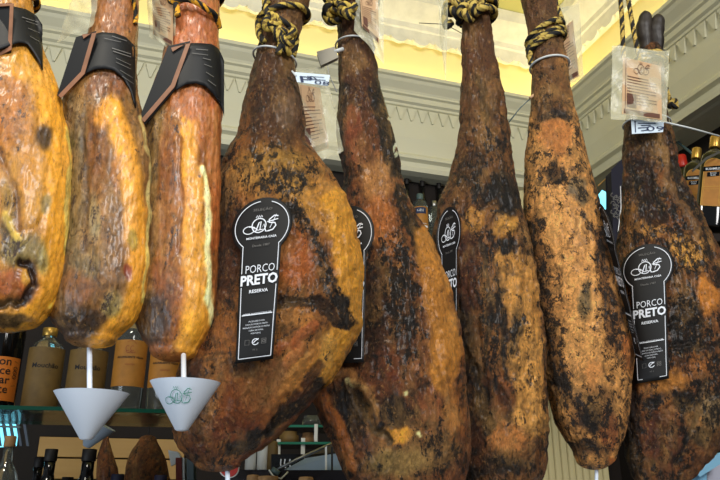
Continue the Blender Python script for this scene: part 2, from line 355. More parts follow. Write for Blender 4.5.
s5 = [(356,50,26,80,(92,56,36),.95,0,.25),('L',[(354,112),(356,135),(360,155)],6,(146,80,52),.9,0,.15),('L',[(341,90),(342,150),(345,190)],4,(45,26,16),.8,0,.5),
 ('L',[(373,85),(383,130),(394,168)],6,(38,30,24),.9,-1,.7),(376,178,17,26,(192,138,88),.85,0,.25),(378,216,17,26,(196,122,58),.85,0,.25),
 ('L',[(397,185),(413,228),(425,262)],5,(52,40,22),.8,-2,.9),(384,252,26,24,(168,108,54),.7,0,.8),(402,292,18,42,(130,88,48),.75,0,1.1),(374,310,18,66,(66,38,24),.8,-2,.6),
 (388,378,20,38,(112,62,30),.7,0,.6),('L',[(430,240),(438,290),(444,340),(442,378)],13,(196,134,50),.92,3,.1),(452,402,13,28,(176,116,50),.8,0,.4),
 (350,350,16,16,(178,132,78),.6,2,.3),(408,330,10,40,(60,38,24),.5,-1,.9),(396,412,22,20,(40,24,16),.85,-3,.6),(397,434,16,9,(240,168,36),.9,2,.05),('L',[(388,372),(402,392),(412,408)],4,(120,60,28),.7,2,.4),(405,395,4,3,(235,225,180),.9,0,0),(418,437,4,2.5,(235,225,180),.9,0,0),(372,410,5,20,(190,145,86),.7,2,.3),('L',[(360,395),(374,428),(384,440)],5,(20,12,8),.9,-7,.3),
 (347,413,17,30,(30,17,10),.95,-13,.3),(352,425,6,16,(90,52,26),.5,0,.3),('L',[(348,384),(358,381),(368,386)],2.5,(215,200,160),.8,2,0),('L',[(317,392),(334,428),(352,468)],6,(172,102,34),.9,3,.2),('L',[(320,380),(350,372),(370,388),(372,420)],5,(160,112,62),.75,3,.4),
 (402,462,42,16,(142,122,78),.8,0,.45),(442,450,20,20,(122,88,50),.7,0,.6),(428,405,12,16,(140,72,32),.6,0,.4),('L',[(382,84),(383,88)],1.1,(225,225,215),.9,0,0),('L',[(383,92),(384,96)],1.1,(225,225,215),.9,0,0),('L',[(385,100),(386,104)],1.1,(225,225,215),.9,0,0),('L',[(387,109),(388,113)],1.1,(225,225,215),.9,0,0),('L',[(388,117),(389,121)],1.1,(225,225,215),.9,0,0),('L',[(390,126),(391,130)],1.1,(225,225,215),.9,0,0),('L',[(392,135),(393,139)],1.1,(225,225,215),.9,0,0),('L',[(394,143),(395,147)],1.1,(225,225,215),.9,0,0),('L',[(396,151),(397,155)],1.1,(225,225,215),.9,0,0),(352,75,8,14,(118,80,54),.6,0,.2),(362,150,8,14,(150,104,66),.6,0,.3)]  # the two closing strokes paint highlights onto the shank
s6 = [(470,95,6,26,(134,98,64),.6,1,.2),(490,110,5,20,(66,44,28),.6,-2,.4),('L',[(474,250),(476,330),(484,400)],2.5,(24,14,9),.85,-4,.5),('L',[(492,380),(504,410),(512,430)],3,(24,14,9),.8,-4,.5),('L',[(466,214),(486,206),(500,214),(516,230)],2.5,(200,150,100),.7,3,.3),(478,40,24,85,(108,68,42),.95,0,.3),('L',[(482,75),(482,115)],4,(38,24,15),.8,-3,.3),('L',[(464,130),(452,175),(442,215)],5,(120,80,50),.7,2,.5),(475,165,16,24,(82,56,32),.8,0,.7),  # leading tan stroke is a highlight painted on the shank
 (500,150,12,20,(120,82,48),.7,0,.85),(502,197,26,19,(32,23,15),.85,-1,1),(474,222,15,13,(198,142,66),.8,2,.5),(507,226,13,14,(205,150,68),.8,2,.5),(490,205,6,10,(160,110,60),.6,1,.5),
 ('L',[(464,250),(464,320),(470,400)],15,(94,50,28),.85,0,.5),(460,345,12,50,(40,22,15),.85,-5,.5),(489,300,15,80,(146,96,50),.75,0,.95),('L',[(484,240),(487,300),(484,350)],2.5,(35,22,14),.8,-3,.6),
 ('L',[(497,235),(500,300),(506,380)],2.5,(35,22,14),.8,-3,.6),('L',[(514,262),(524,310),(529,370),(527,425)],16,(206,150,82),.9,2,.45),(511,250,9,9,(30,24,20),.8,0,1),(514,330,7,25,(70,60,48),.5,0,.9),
 (510,442,20,16,(196,120,56),.8,2,.4),(500,470,34,9,(52,36,22),.85,-2,.7),(478,425,12,40,(84,44,22),.8,0,.5),('L',[(472,365),(480,400),(492,432)],4.5,(22,13,9),.9,-5,.4),(500,400,8,30,(140,80,36),.6,0,.5)]
s7 = [(543,20,28,48,(104,70,46),.95,0,.35),(550,92,22,32,(112,76,46),.9,0,.5),(554,137,15,22,(188,122,68),.85,0,.2),(553,118,13,5,(58,44,34),.8,-1,.8),(552,172,12,8,(62,46,30),.7,-2,.9),
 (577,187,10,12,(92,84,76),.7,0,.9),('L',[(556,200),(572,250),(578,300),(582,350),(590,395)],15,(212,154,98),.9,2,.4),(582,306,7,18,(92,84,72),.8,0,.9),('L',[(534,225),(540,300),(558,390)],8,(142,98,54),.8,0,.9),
 ('L',[(600,230),(608,290),(612,340)],8,(126,84,46),.8,0,.95),(560,385,10,22,(130,90,50),.6,0,1),(592,408,22,20,(96,64,38),.8,0,1),(594,420,11,15,(32,22,16),.85,-2,1),(610,430,9,18,(122,64,32),.75,0,.7),
 (613,456,7,5,(196,112,42),.8,0,.2),(626,352,9,22,(176,104,44),.8,2,.4),(588,452,20,10,(84,56,34),.8,0,.7),(593,376,7,16,(206,140,84),.7,2,.2)]
s8 = [('L',[(652,420),(690,400),(712,384)],3,(18,12,8),.8,-4,.5),(700,425,7,10,(196,130,60),.7,1,.4),(668,412,9,9,(190,120,50),.7,1,.4),(712,462,8,8,(150,104,58),.6,1,.3),('L',[(672,345),(700,348),(720,344)],3,(30,18,10),.7,-3,.6),(648,120,24,50,(88,62,44),.9,0,.5),('L',[(640,165),(648,190),(660,212)],8,(20,14,10),.9,-7,.4),('L',[(632,180),(640,205),(650,225)],5,(40,26,16),.8,-3,.6),
 ('L',[(663,150),(670,180),(685,205),(702,232)],3.5,(128,94,66),.85,4,.3),('L',[(672,160),(685,190),(705,220)],3,(30,20,14),.8,-4,.5),(632,225,9,26,(150,108,52),.8,1,.6),(690,252,22,20,(206,152,76),.85,1,.85),(655,232,16,12,(190,140,72),.75,1,.9),
 (708,292,12,22,(214,140,50),.85,0,.15),(680,278,8,8,(110,75,50),.6,0,.9),(686,328,18,36,(46,28,16),.85,-3,.9),(664,382,26,13,(186,126,56),.85,2,.4),(650,372,14,14,(170,106,44),.7,0,.4),
 (700,365,14,12,(176,112,50),.8,0,.6),(653,404,8,9,(24,16,11),.85,-2,.6),(682,402,12,12,(24,16,11),.85,-3,.7),(664,440,22,32,(98,50,24),.85,0,.5),('L',[(700,398),(692,428),(680,455)],3.5,(20,13,9),.9,-4,.4),
 (712,412,12,20,(132,118,104),.7,0,.85),(708,442,15,9,(24,18,13),.85,-3,.6),('L',[(690,478),(724,440)],8,(130,84,48),.85,2,.35),(628,430,12,60,(30,19,13),.85,-5,.4),(660,300,8,30,(70,44,26),.6,0,.8)]
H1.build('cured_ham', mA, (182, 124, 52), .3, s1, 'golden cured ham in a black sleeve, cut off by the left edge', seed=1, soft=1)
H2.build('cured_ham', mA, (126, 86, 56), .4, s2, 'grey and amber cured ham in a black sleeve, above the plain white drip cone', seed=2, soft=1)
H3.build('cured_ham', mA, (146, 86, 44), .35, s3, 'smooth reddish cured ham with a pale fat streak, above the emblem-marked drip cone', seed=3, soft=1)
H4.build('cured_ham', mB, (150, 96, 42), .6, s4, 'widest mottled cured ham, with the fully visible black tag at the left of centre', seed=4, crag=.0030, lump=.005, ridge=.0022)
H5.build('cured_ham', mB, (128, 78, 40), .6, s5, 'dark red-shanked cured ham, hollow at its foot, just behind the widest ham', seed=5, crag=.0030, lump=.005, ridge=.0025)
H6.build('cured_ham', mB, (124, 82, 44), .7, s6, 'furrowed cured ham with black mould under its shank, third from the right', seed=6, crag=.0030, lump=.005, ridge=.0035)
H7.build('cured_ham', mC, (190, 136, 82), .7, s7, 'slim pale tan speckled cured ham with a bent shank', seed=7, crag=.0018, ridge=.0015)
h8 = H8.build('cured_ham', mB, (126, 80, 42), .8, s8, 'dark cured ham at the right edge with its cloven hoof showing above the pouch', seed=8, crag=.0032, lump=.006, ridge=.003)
# cloven hoof on the right-hand ham
hm = MB()
for cx_, tl, k0 in ((645.6, -.03, 0), (656.0, .03, 1)):
    pts = []; rr = []
    for k in range(17):
        q = k/16; yy_ = 52-41*q+(3*k0)*q
        r_ = np.interp(q, [0, .15, .4, .65, .85, .95, 1], [5.5, 6.5, 7.8, 8.2, 6.6, 4.2, 1.2])
        pts.append(unp(cx_+tl*41*q+.8*math.sin(q*9), yy_, H8.Y-.01*q)); rr.append(r_*H8.Y/F*1.0*(1+.04*math.sin(q*23+k0)))
    hm.tube(pts, [x*1.14 for x in rr], 20)
hf = hm.build('hoof', M['hoof'], h8, smooth=True); hf['label'] = 'black cloven hoof pointing up'

# ------------------------------------------------------------------ text and 2-D print
def text2d(s, size, bold=0, align='CENTER', shear=0, sx=1):
    cu = bpy.data.curves.new('t', 'FONT'); cu.body = s; cu.size = size; cu.align_x = align; cu.offset = bold*size; cu.shear = shear; cu.resolution_u = 2
    o = bpy.data.objects.new('t', cu); COL.objects.link(o); bpy.context.view_layer.update()
    me = bpy.data.meshes.new_from_object(o.evaluated_get(bpy.context.evaluated_depsgraph_get()))
    vs = [(v.co.x*sx, -v.co.y) for v in me.vertices]; fs = [tuple(p.vertices) for p in me.polygons]
    bpy.data.objects.remove(o); bpy.data.curves.remove(cu); bpy.data.meshes.remove(me)
    return vs, fs
class P2:                                  # flat print: (u, v) with v downwards
    def __init__(s): s.v = []; s.f = []
    def add(s, vs, fs, du=0, dv=0, rot=0):
        c_, s_ = math.cos(rot), math.sin(rot); n = len(s.v)
        s.v += [(du+x*c_-y*s_, dv+x*s_+y*c_) for x, y in vs]; s.f += [tuple(i+n for i in f) for f in fs]
    def text(s, t, size, u, v, rot=0, **k): s.add(*text2d(t, size, **k), u, v, rot)
    def line(s, pts, w, closed=False):
        n = len(pts); vs = []
        for i in range(n):
            a = pts[(i-1) % n] if (closed or i > 0) else pts[i]; b = pts[(i+1) % n] if (closed or i < n-1) else pts[i]
            dx, dy = b[0]-a[0], b[1]-a[1]; l = math.hypot(dx, dy) or 1
            vs += [(pts[i][0]-dy/l*w/2, pts[i][1]+dx/l*w/2), (pts[i][0]+dy/l*w/2, pts[i][1]-dx/l*w/2)]
        fs = [(2*i, 2*i+1, 2*((i+1) % n)+1, 2*((i+1) % n)) for i in range(n if closed else n-1)]
        s.add(vs, fs)
    def arc(s, cx, cy, rx, ry, a0, a1, w, n=28):
        s.line([(cx+rx*math.cos(a0+(a1-a0)*i/n), cy+ry*math.sin(a0+(a1-a0)*i/n)) for i in range(n+1)], w)
    def rect(s, u0, v0, u1, v1, n=12):
        s.add([(u0+(u1-u0)*i/n, v) for v in (v0, v1) for i in range(n+1)], [(i, i+1, n+2+i, n+1+i) for i in range(n)])
    def build(s, name, m, fn, parent): return link(name, mesh([fn(u, v) for u, v in s.v], s.f), m, parent)
def emblem(p, u, v, k, w=1.0):
    p.arc(u-2*k, v-1*k, 7*k, 7.5*k, 0, 2*PI, 1.1*k*w); p.arc(u-12*k, v+3*k, 5.5*k, 4*k, PI*.1, 2*PI*.98, .9*k*w)
    p.line([(u-12*k, v-.5*k), (u-7*k, v+.2*k), (u-3*k, v+4*k), (u+2*k, v+3.5*k)], .9*k*w)
    p.line([(u-5*k, v+5*k), (u-2*k, v-4*k), (u, v-5*k), (u-1*k, v+4*k), (u+3*k, v-2*k), (u+5*k, v+6*k), (u+9*k, v+6*k)], 1.2*k*w)
    p.line([(u+17*k, v-9*k), (u+13*k, v-10*k), (u+8*k, v-6*k), (u+8*k, v-3*k), (u+14*k, v-2*k), (u+15*k, v+1*k), (u+12*k, v+5*k), (u+7*k, v+6*k)], 1.3*k*w)
    p.line([(u+6*k, v-4*k), (u+12*k, v-5*k), (u+17*k, v-6*k)], 1.1*k*w)
    p.line([(u+9*k, v+3*k), (u+15*k, v-11*k)], .6*k*w)
    for q in (-1, 0, 1): p.line([(u-2*k+q*2.2*k-1*k, v-9.5*k), (u-2*k+q*2.2*k, v-12*k), (u-2*k+q*2.2*k+1*k, v-9.5*k)], .7*k*w)

def grid_poly(outline, n=14):              # outline given as rows (v, u0, u1) -> gridded surface
    vs = []; fs = []
    for v, a, b in outline:
        for i in range(n+1): vs.append((a+(b-a)*i/n, v))
    for r in range(len(outline)-1):
        for i in range(n): fs.append((r*(n+1)+i, r*(n+1)+i+1, (r+1)*(n+1)+i+1, (r+1)*(n+1)+i))
    return vs, fs
def hang_tag(fn, label, s=1.0):
    """black key-hole shaped tag; fn(u, v, off) gives the place's point"""
    rows = []
    for i in range(17):
        a = PI*i/20; v = -29*math.cos(a); w = 29*math.sin(a)
        if v > 22: break
        rows.append((v, -max(w, .5), max(w, .5)))
    rows += [(v, -19.3+(v-24)*.012, 19.3-(v-24)*.012) for v in np.linspace(23, 138, 18)]
    vs, fs = grid_poly(rows)
    me = mesh([fn(u, v, 0) for u, v in vs], fs)
    t = link('hang_tag', me, M['sash'], None, True); tag(t, label, 'tag', 'black hanging product tags')
    so = t.modifiers.new('solid', 'SOLIDIFY'); so.thickness = .0012; so.offset = 1
    f = lambda u, v: fn(u, v, .0016)
    b = P2(); b.arc(0, 0, 25.5, 25.5, -PI/2+.32, PI/2-.72, .75, 40); b.arc(0, 0, 25.5, 25.5, PI/2+.72, 3*PI/2-.1, .75, 40)
    for sg in (-1, 1):
        b.line([(sg*16.8, 19.2), (sg*17, 21), (sg*16.8, 47)], .7); b.line([(sg*16.6, 61), (sg*15.8, 100), (sg*15.4, 134)], .7)
    b.line([(-15.4, 134), (15.4, 134)], .7); b.build('border', M['sash_white'], f, t)
    e = P2(); emblem(e, -1, 0, .95); e.build('emblem', M['sash_white'], f, t)
    p = P2(); p.text('MONTEIRARIA CASA', 3.1, 0, 12.5, bold=.02); p.build('house_name', M['sash_white'], f, t); p = P2(); p.text('PORCO', 11.5, 0.5, 47, sx=.72, bold=-.004)
    p.text('PRETO', 14, 0, 59, bold=.035, sx=.84); p.text('RESERVA', 4.6, 0, 67.5, bold=.02)
    p.build('title_lettering', M['sash_white'], f, t); p = P2(); p.rect(-14.5, 89.4, 14.5, 90.4)
    p.text('www.porcopreto.pt', 3.0, 0, 89.6, sx=1.1)
    for i, (w_, tx) in enumerate(((12, 'PRODUZIDO POR'), (20, 'CASA DO PORCO PRETO'), (26, 'PRESUNTO DE PORCO PRETO'), (18, 'CURA NATURAL'), (16, 'PORTUGAL'))):
        p.text(tx, 2.1, 0, 97.5+i*3.1, sx=.9)
    p.build('address_lines', M['sash_white'], f, t); p = P2()
    p.arc(0, 118, 3, 3, .4, 2*PI-.6, .9); p.line([(-2, 119), (0, 117), (3, 115)], .9)
    p.build('recycling_mark', M['sash_white'], f, t)
    g = P2(); g.text('SELEÇÃO', 3.4, 0, -16, sx=1.3); g.build('upper_line', M['sash_grey'], f, t); g = P2(); g.text('Desde 1987', 3.4, 0, 20.5); g.build('founding_line', M['sash_grey'], f, t); g = P2()
    g.line([(-10, 115.5), (-6, 115.5), (-6, 120.5), (-10, 120.5)], .4, True); g.line([(6, 115.5), (10, 115.5), (10, 120.5), (6, 120.5)], .6, True)
    g.arc(8, 118, 1.2, 1.2, 0, 2*PI, .6, 10); g.text('PT 3', 2.4, 0, 127)
    g.build('care_marks', M['sash_grey'], f, t)
    return t
def tag_on(H, c, ux, vy, off=.007):
    def fn(u, v, o):
        return H.on(c[0]+u*ux[0]+v*vy[0], c[1]+u*ux[1]+v*vy[1], off+o)
    return fn
def tag_plane(c, ux, vy, Y, dy):
    """flat tag standing turned away: dy = metres of distance per unit of u"""
    def fn(u, v, o): return unp(c[0]+u*ux[0]+v*vy[0], c[1]+u*ux[1]+v*vy[1], Y+dy*u-o)
    return fn
hang_tag(tag_on(H4, (262, 226), (1.05, -.135), (-.056, .98), .010), 'black keyhole-shaped tag reading PORCO PRETO hanging fully visible on the widest ham')
hang_tag(tag_on(H8, (647.5, 268), (.93, -.15), (.035, .82), .010), 'black keyhole-shaped tag reading PORCO PRETO on the ham at the right edge')
hang_tag(tag_on(H5, (350, 233), (.84, -.04), (-.01, .94), .008), 'black tag half hidden between the widest ham and the dark ham behind it')
hang_tag(tag_plane((449, 234), (.42, -.16), (.005, .93), 1.025, .00075), 'black tag turned edge-on in the gap left of the furrowed ham')
hang_tag(tag_plane((607, 231), (.20, .10), (.235, .93), 1.09, -.0009), 'black tag seen almost edge-on, right beside the slim tan ham')

# ------------------------------------------------------------------ rope
def rope_mesh(paths, R=.0048, pitch=.026, yel=(200, 165, 60)):
    V = []; Fs = []; Cc = []
    for pts in paths:
        P = [Vector(p) for p in pts]; # resample
        out = []; 
        for i in range(len(P)-1):
            p0 = P[max(i-1, 0)]; p1 = P[i]; p2 = P[i+1]; p3 = P[min(i+2, len(P)-1)]
            n = max(2, int((p2-p1).length/.0013))
            for k in range(n):
                t = k/n; out.append(.5*((2*p1)+(p2-p0)*t+(2*p0-5*p1+4*p2-p3)*t*t+(3*p1-p0-3*p2+p3)*t**3))
        out.append(P[-1]); n = 24; up = None; s_ = 0; base = len(V)
        for i, p in enumerate(out):
            t = out[min(i+1, len(out)-1)]-out[max(i-1, 0)]; t.normalize()
            if up is None: up = t.orthogonal()
            a = up-t*up.dot(t); a.normalize(); up = a; b = t.cross(a)
            if i: s_ += (p-out[i-1]).length
            for k in range(n):
                q = 2*PI*k/n; ph = 6*q-2*PI*s_/pitch*3
                rr = R*(1+.16*abs(math.cos(ph/2))-.05); V.append(p+(a*math.cos(q)+b*math.sin(q))*rr)
                strand = int(((ph) % (2*PI*6))/(2*PI)) % 6
                seg = math.sin(s_*420+strand*2.1)
                y = strand in (0, 2, 3)
                c_ = yel if y else (18, 16, 14)
                if y and seg > .75: c_ = (120, 95, 40)
                Cc.append((*lin(c_), 1))
        for i in range(len(out)-1):
            for k in range(n): Fs.append((base+i*n+k, base+i*n+(k+1) % n, base+(i+1)*n+(k+1) % n, base+(i+1)*n+k))
        Fs.append(tuple(base+k for k in range(n))[::-1]); Fs.append(tuple(base+(len(out)-1)*n+k for k in range(n)))
    me = mesh(V, Fs); ca = me.color_attributes.new('Col', 'FLOAT_COLOR', 'POINT'); ca.data.foreach_set('color', np.array(Cc).ravel())
    return me
def wrap(H, py0, py1, turns, R=.0048, tilt=0, start=0.0, n=26):
    """coils round the shank"""
    pts = []; N = int(n*turns)
    for i in range(N+1):
        a = start+2*PI*turns*i/N; py = py0+(py1-py0)*i/N
        z = unp(0, py, H.Y).z; c_, w, d = H.at(z)
        pts.append((float(c_)+(float(w)+R*.8)*math.cos(a), H.Y-(float(d)+R*.9)*math.sin(a), z+tilt*math.cos(a)))
    return pts
def knot(c, r, tw=0):
    pts = []
    for i in range(61):
        t = 2*PI*i/60
        x = math.sin(t)+2*math.sin(2*t); z = math.cos(t)-2*math.cos(2*t); y = -math.sin(3*t)
        pts.append(Vector(c)+Vector((x*r*math.cos(tw)-z*r*math.sin(tw), y*r*.9, z*r*math.cos(tw)+x*r*math.sin(tw))))
    return pts
RZ = 2.62                                   # height of the steel rail the hams hang from
def up_to_rail(p, Y, dx=0): return [p, (p[0]+dx*.3, (p[1]+Y)/2, p[2]+.08), (p[0]+dx, Y, RZ)]
def rope(paths, label, yel=(200, 165, 60), R=.0048):
    o = link('rope', rope_mesh(paths, R, yel=yel), M['rope'], None, True); tag(o, label, 'rope', 'yellow and black ropes the hams hang by'); return o
def kp(px, py, H, off=.012): return H.on(px, py, off)
OY = (226, 160, 30)
# ham 1, 2, 3
rope([wrap(H1, -22, -2, 2, .004), up_to_rail(wrap(H1, -22, -2, 2)[0], H1.Y)], 'yellow and black rope at the top left corner above the leftmost ham', OY, .0042)
rope([[kp(128, -22, H2), kp(131, -8, H2), kp(134, 4, H2, .006), kp(135.5, 14, H2, .005), kp(135, 24, H2, .005)], wrap(H2, -30, -12, 2, .004), up_to_rail(wrap(H2, -30, -12, 2)[0], H2.Y)], 'yellow and black rope end beside the shank of the second ham from the left', OY, .0032)
rope([wrap(H3, 2, -14, 2.0, .0042, .006, PI*.1), [kp(168, -6, H3), kp(172, 2, H3), kp(186, -1, H3), kp(198, 3, H3), kp(208, 10, H3), kp(216, 16, H3), kp(219, 28, H3, .004)], [kp(176, 4, H3), kp(178, 16, H3)], up_to_rail(wrap(H3, 2, -14, 2)[-1], H3.Y)],
     'bright yellow and black rope looped over the shank of the smooth reddish ham', OY, .0042)
# ham 4 : strand, coil, big hitch
rope([[unp(262, -60, H4.Y-.02), unp(264, -10, H4.Y-.03), kp(266, 8, H4, .01), kp(270, 18, H4, .014), kp(278, 22, H4, .014)],
      [kp(264, 12, H4, .008), kp(258.5, 20, H4, .004), kp(259, 34, H4, .006), kp(264, 42, H4, .004)],
      [kp(272, 14, H4, .012), kp(284, 22, H4, .016), kp(294, 30, H4, .012), kp(296, 42, H4, .008), kp(293, 56, H4, .006)],
      [kp(276, 20, H4, .012), kp(280, 32, H4, .018), kp(281, 42, H4, .014), kp(278, 54, H4, .01)],
      knot(kp(286, 36, H4, .018), .0050, .4), knot(kp(271, 22, H4, .016), .0042, 1.3), [kp(265, 22, H4, .01), kp(272, 26, H4, .016), kp(284, 46, H4, .016), kp(290, 54, H4, .01)],
      wrap(H4, 8, 24, 1.2, .0045, .004, PI*.8)], 'black and yellow rope tied in a large hitch on the shank of the widest ham', (196, 168, 74), .0046)
rope([wrap(H5, -10, 13, 3.2, .0065, .003), [kp(338, 0, H5, .012), kp(330, 6, H5, .008), kp(325, 14, H5), kp(330, 22, H5), kp(340, 20, H5)], [kp(324, -4, H5), kp(330, 3, H5, .014), kp(344, 6, H5, .014), kp(352, 16, H5, .01)],
      knot(kp(335, 8, H5, .018), .0060, 1.1), knot(kp(348, 10, H5, .018), .0045, .2), up_to_rail(wrap(H5, -10, 13, 3.2)[0], H5.Y)], 'black and yellow rope knotted round the shank of the red-shanked dark ham', (196, 168, 74), .0058)
rope([wrap(H6, -4, 6, 1.3, .006, .006, PI*.2), wrap(H6, 5, 12, 1.2, .006, .006, PI*.9), wrap(H6, 12, 21, 1.3, .006, .006, PI*.4), knot(kp(468, 12, H6, .016), .0052, 2.2), [kp(452, 22, H6, .008), kp(446, 26, H6, .006), kp(445, 12, H6, .006), kp(451, 4, H6, .01)], wrap(H6, -8, -3, 1.1, .006, -.004),
      knot(kp(456, 9, H6, .018), .0066, .3), knot(kp(478, 6, H6, .018), .005, 1.4), up_to_rail(wrap(H6, -8, -3, 1.1)[0], H6.Y)], 'black and yellow rope coiled thickly round the shank of the furrowed ham', (190, 164, 80), .0062)
rope([wrap(H7, 33, 35, 1.1, .0052, .019, PI*.2), wrap(H7, 39, 42, 1.1, .0052, .019, PI*.6), wrap(H7, 46, 44, 1.0, .0052, .018, PI*.2), [kp(529, 46, H7, .008), kp(530, 55, H7, .008), kp(531, 64, H7, .006)], up_to_rail(wrap(H7, 33, 35, 1.1, .0052, .019, PI*.2)[0], H7.Y, -.05)],
     'black and yellow rope wound three times round the shank of the slim tan ham', (190, 164, 80), .0050)
rope([[unp(624, 60, 1.16), unp(623, 46, 1.16), unp(622, 20, 1.16), unp(620, -10, 1.17), (unp(619, -40, 1.18).x, 1.18, RZ)], [unp(640, 62, 1.15), unp(637, 48, 1.15), unp(632, 22, 1.16), unp(627, -10, 1.17), (unp(624, -40, 1.18).x, 1.18, RZ)],
      wrap(H8, 58, 70, 2, .005), [unp(666, 88, 1.17), unp(669, 98, 1.165), unp(674, 108, 1.16)], knot(unp(673, 104, 1.16), .0028, .7)], 'two straight yellow and black rope strands beside the cloven hoof', (190, 160, 78), .0042)

# ------------------------------------------------------------------ zip ties and seals
def ring(H, py, R=.0016, tilt=0, off=.003):
    pts = []
    for i in range(48):
        a = 2*PI*i/48; z = unp(0, py, H.Y).z; c_, w, d = H.at(z)
        pts.append((float(c_)+(float(w)+off)*math.cos(a), H.Y-(float(d)+off)*math.sin(a), z+tilt*math.cos(a)))
    return pts
def plate(poly, Y, th=.0006):              # thin plate through pixel-measured corners, with thickness
    ps = [unp(x, y, (Y[i] if hasattr(Y, '__len__') else Y)) for i, (x, y) in enumerate(poly)]
    n = len(ps); b = [p+Vector((0, th, 0)) for p in ps]
    return MB().add(ps+b, [tuple(range(n))]+[tuple(range(n, 2*n))[::-1]]+[(i, (i+1) % n+0, (i+1) % n+n, i+n) for i in range(n)])
def quad_fn(q, Y):                         # bilinear (u,v in 0..1) on a quad of four measured corners
    P_ = [unp(x, y, (Y[i] if hasattr(Y, '__len__') else Y)) for i, (x, y) in enumerate(q)]
    return lambda u, v, o=0: (P_[0]*(1-u)*(1-v)+P_[1]*u*(1-v)+P_[2]*u*v+P_[3]*(1-u)*v)-Vector((0, o, 0))
def seal(loc, label): return empty('security_seal', loc, label, 'seal', 'white security seals on the ham shanks')
t = seal(unp(275, 60, H4.Y), 'white tie and pale handwritten paper slip on the shank of the widest ham')
MB().tube(ring(H4, 59, tilt=-.008), .0016, 8, True).build('strap', M['tie'], t, True)
q = [(294, 72), (330, 75), (328, 86), (297, 82)]; Y_ = H4.Y-.034
plate(q, Y_).build('paper_slip', M['paper'], t)
f = quad_fn(q, Y_-.001); p = P2()
p.line([(.35, .55), (.5, .25), (.62, .5)], .05); p.line([(.35, .3), (.85, .25)], .05); p.line([(.5, .55), (.9, .5)], .06); p.text('08', .5, .8, .95); p.text('P', .9, .3, .95)
p.build('writing', M['ink'], f, t)
MB().tube([unp(292, 71, Y_), unp(296, 76, Y_-.001)], .0014, 8).build('tie_end', M['tie'], t)
t = seal(unp(340, 52, H5.Y), 'white tie with a square grey plastic lock on the shank of the red-shanked ham')
MB().tube(ring(H5, 47, tilt=-.002), .0015, 8, True).build('strap', M['tie'], t, True)
b_ = plate([(317, 52), (334, 47), (338, 57), (321, 65)], H5.Y-.03, .008).build('lock', mat('seal_grey', (150, 145, 130), .5), t, bevel=.0008)
MB().tube([unp(334, 52, H5.Y-.028), unp(343, 49, H5.Y-.022)], .0035, 10).build('strap_head', M['tie'], t, True)
MB().tube([unp(327, 62, H5.Y-.026), unp(329, 75, H5.Y-.026), unp(337, 92, H5.Y-.02)], .0008, 6).build('wire', M['steel'], t)
t = seal(unp(550, 66, H7.Y), 'white looped band round the shank of the slim tan ham')
MB().tube(ring(H7, 66, tilt=0.003, off=.004), .0021, 8, True).build('strap', M['tie'], t, True)
MB().tube([unp(534, 95, H7.Y-.01), unp(530, 98, H7.Y-.012)], .003, 8).build('strap_head', M['doc'], t, True)
MB().tube([unp(533, 96, H7.Y-.01), unp(520, 108, H7.Y), unp(506, 126, H7.Y+.01)], .0013, 6).build('tail', M['teal'], t)
t = seal(unp(648, 126, H8.Y), 'blue-white slip and long white tie below the clear document pouch')
MB().tube(ring(H8, 124, tilt=0.0), .0016, 8, True).build('strap', M['tie'], t, True)
q = [(631, 119), (664, 122), (663, 132), (632, 134)]; Y_ = H8.Y-.05
plate(q, Y_).build('paper_slip', M['paper'], t)
f = quad_fn(q, Y_-.001); p = P2(); p.line([(.12, .1), (.12, .9)], .03)
for v_, a_, b2 in ((.25, .2, .75), (.42, .3, .6), (.6, .2, .5), (.8, .3, .55)): p.line([(a_, v_), (b2, v_-.05)], .07)
p.text('09', .6, .75, .85); p.build('writing', M['ink'], f, t)
MB().tube([unp(660, 121, Y_), unp(690, 128, Y_+.01), unp(719, 136, Y_+.03)], .0017, 8).build('tail', M['tie'], t, True)
t = MB().tube([unp(419, 23, 1.09), unp(440, 24, 1.08), unp(452, 28, 1.07), unp(463, 34, 1.075)], .0008, 6).build('wire', M['black_ink']); tag(t, 'thin dark wire sticking out left of the rope coiled on the furrowed ham', 'wire')

# ------------------------------------------------------------------ clear pouches with origin cards
def pouch(q, Y, label, card=None, Yc=None, lines=10, film=True):
    c_ = unp(sum(x for x, _ in q)/4, max(y for _, y in q), Y if not hasattr(Y, '__len__') else sum(Y)/4)
    t = empty('document_pouch', c_, label, 'pouch', 'clear document pouches on the hams')
    f = quad_fn(q, Y); n = 18; vs = []
    for s_ in (-1, 1):
        for j in range(n+1):
            for i in range(n+1):
                u, v = i/n, j/n; e = math.sin(PI*u)*math.sin(PI*v)
                o = s_*(.0022*e+.0003)+.0022*math.sin(u*7+v*5)+.0012*math.sin(u*13-v*17)
                vs.append(f(u, v, o))
    fs = []; m_ = n+1
    for s_ in range(2):
        for j in range(n):
            for i in range(n): a = s_*m_*m_+j*m_+i; fs.append((a, a+1, a+m_+1, a+m_))
    link('film', mesh(vs, fs), M['pouch'], t, True)
    if card:
        Yc = Yc if Yc is not None else Y
        plate(card, Yc, .0006).build('card', M['doc'], t)
        g = quad_fn(card, [y-.0012 for y in Yc] if hasattr(Yc, '__len__') else Yc-.0012); p = P2()
        emblem(p, .5, .16, .012, .8)
        p.line([(.08, .03), (.08, .97)], .012)
        for k in range(lines):
            v = .32+k*.052; p.line([(.12, v), (.12+(.75 if k % 3 else .55), v)], .012)
        p.rect(.12, .62, .36, .86)
        p.rect(.05, .9, .95, .975)
        p.build('printing', M['doc_ink'], lambda u, v: g(u, v), t)
    return t
pouch([(612, 46), (669, 51), (667, 122), (611, 119)], H8.Y-.062, 'clear pouch with a tan printed card below the cloven hoof', [(623, 57), (661, 66), (662, 120), (622, 114)], H8.Y-.062)
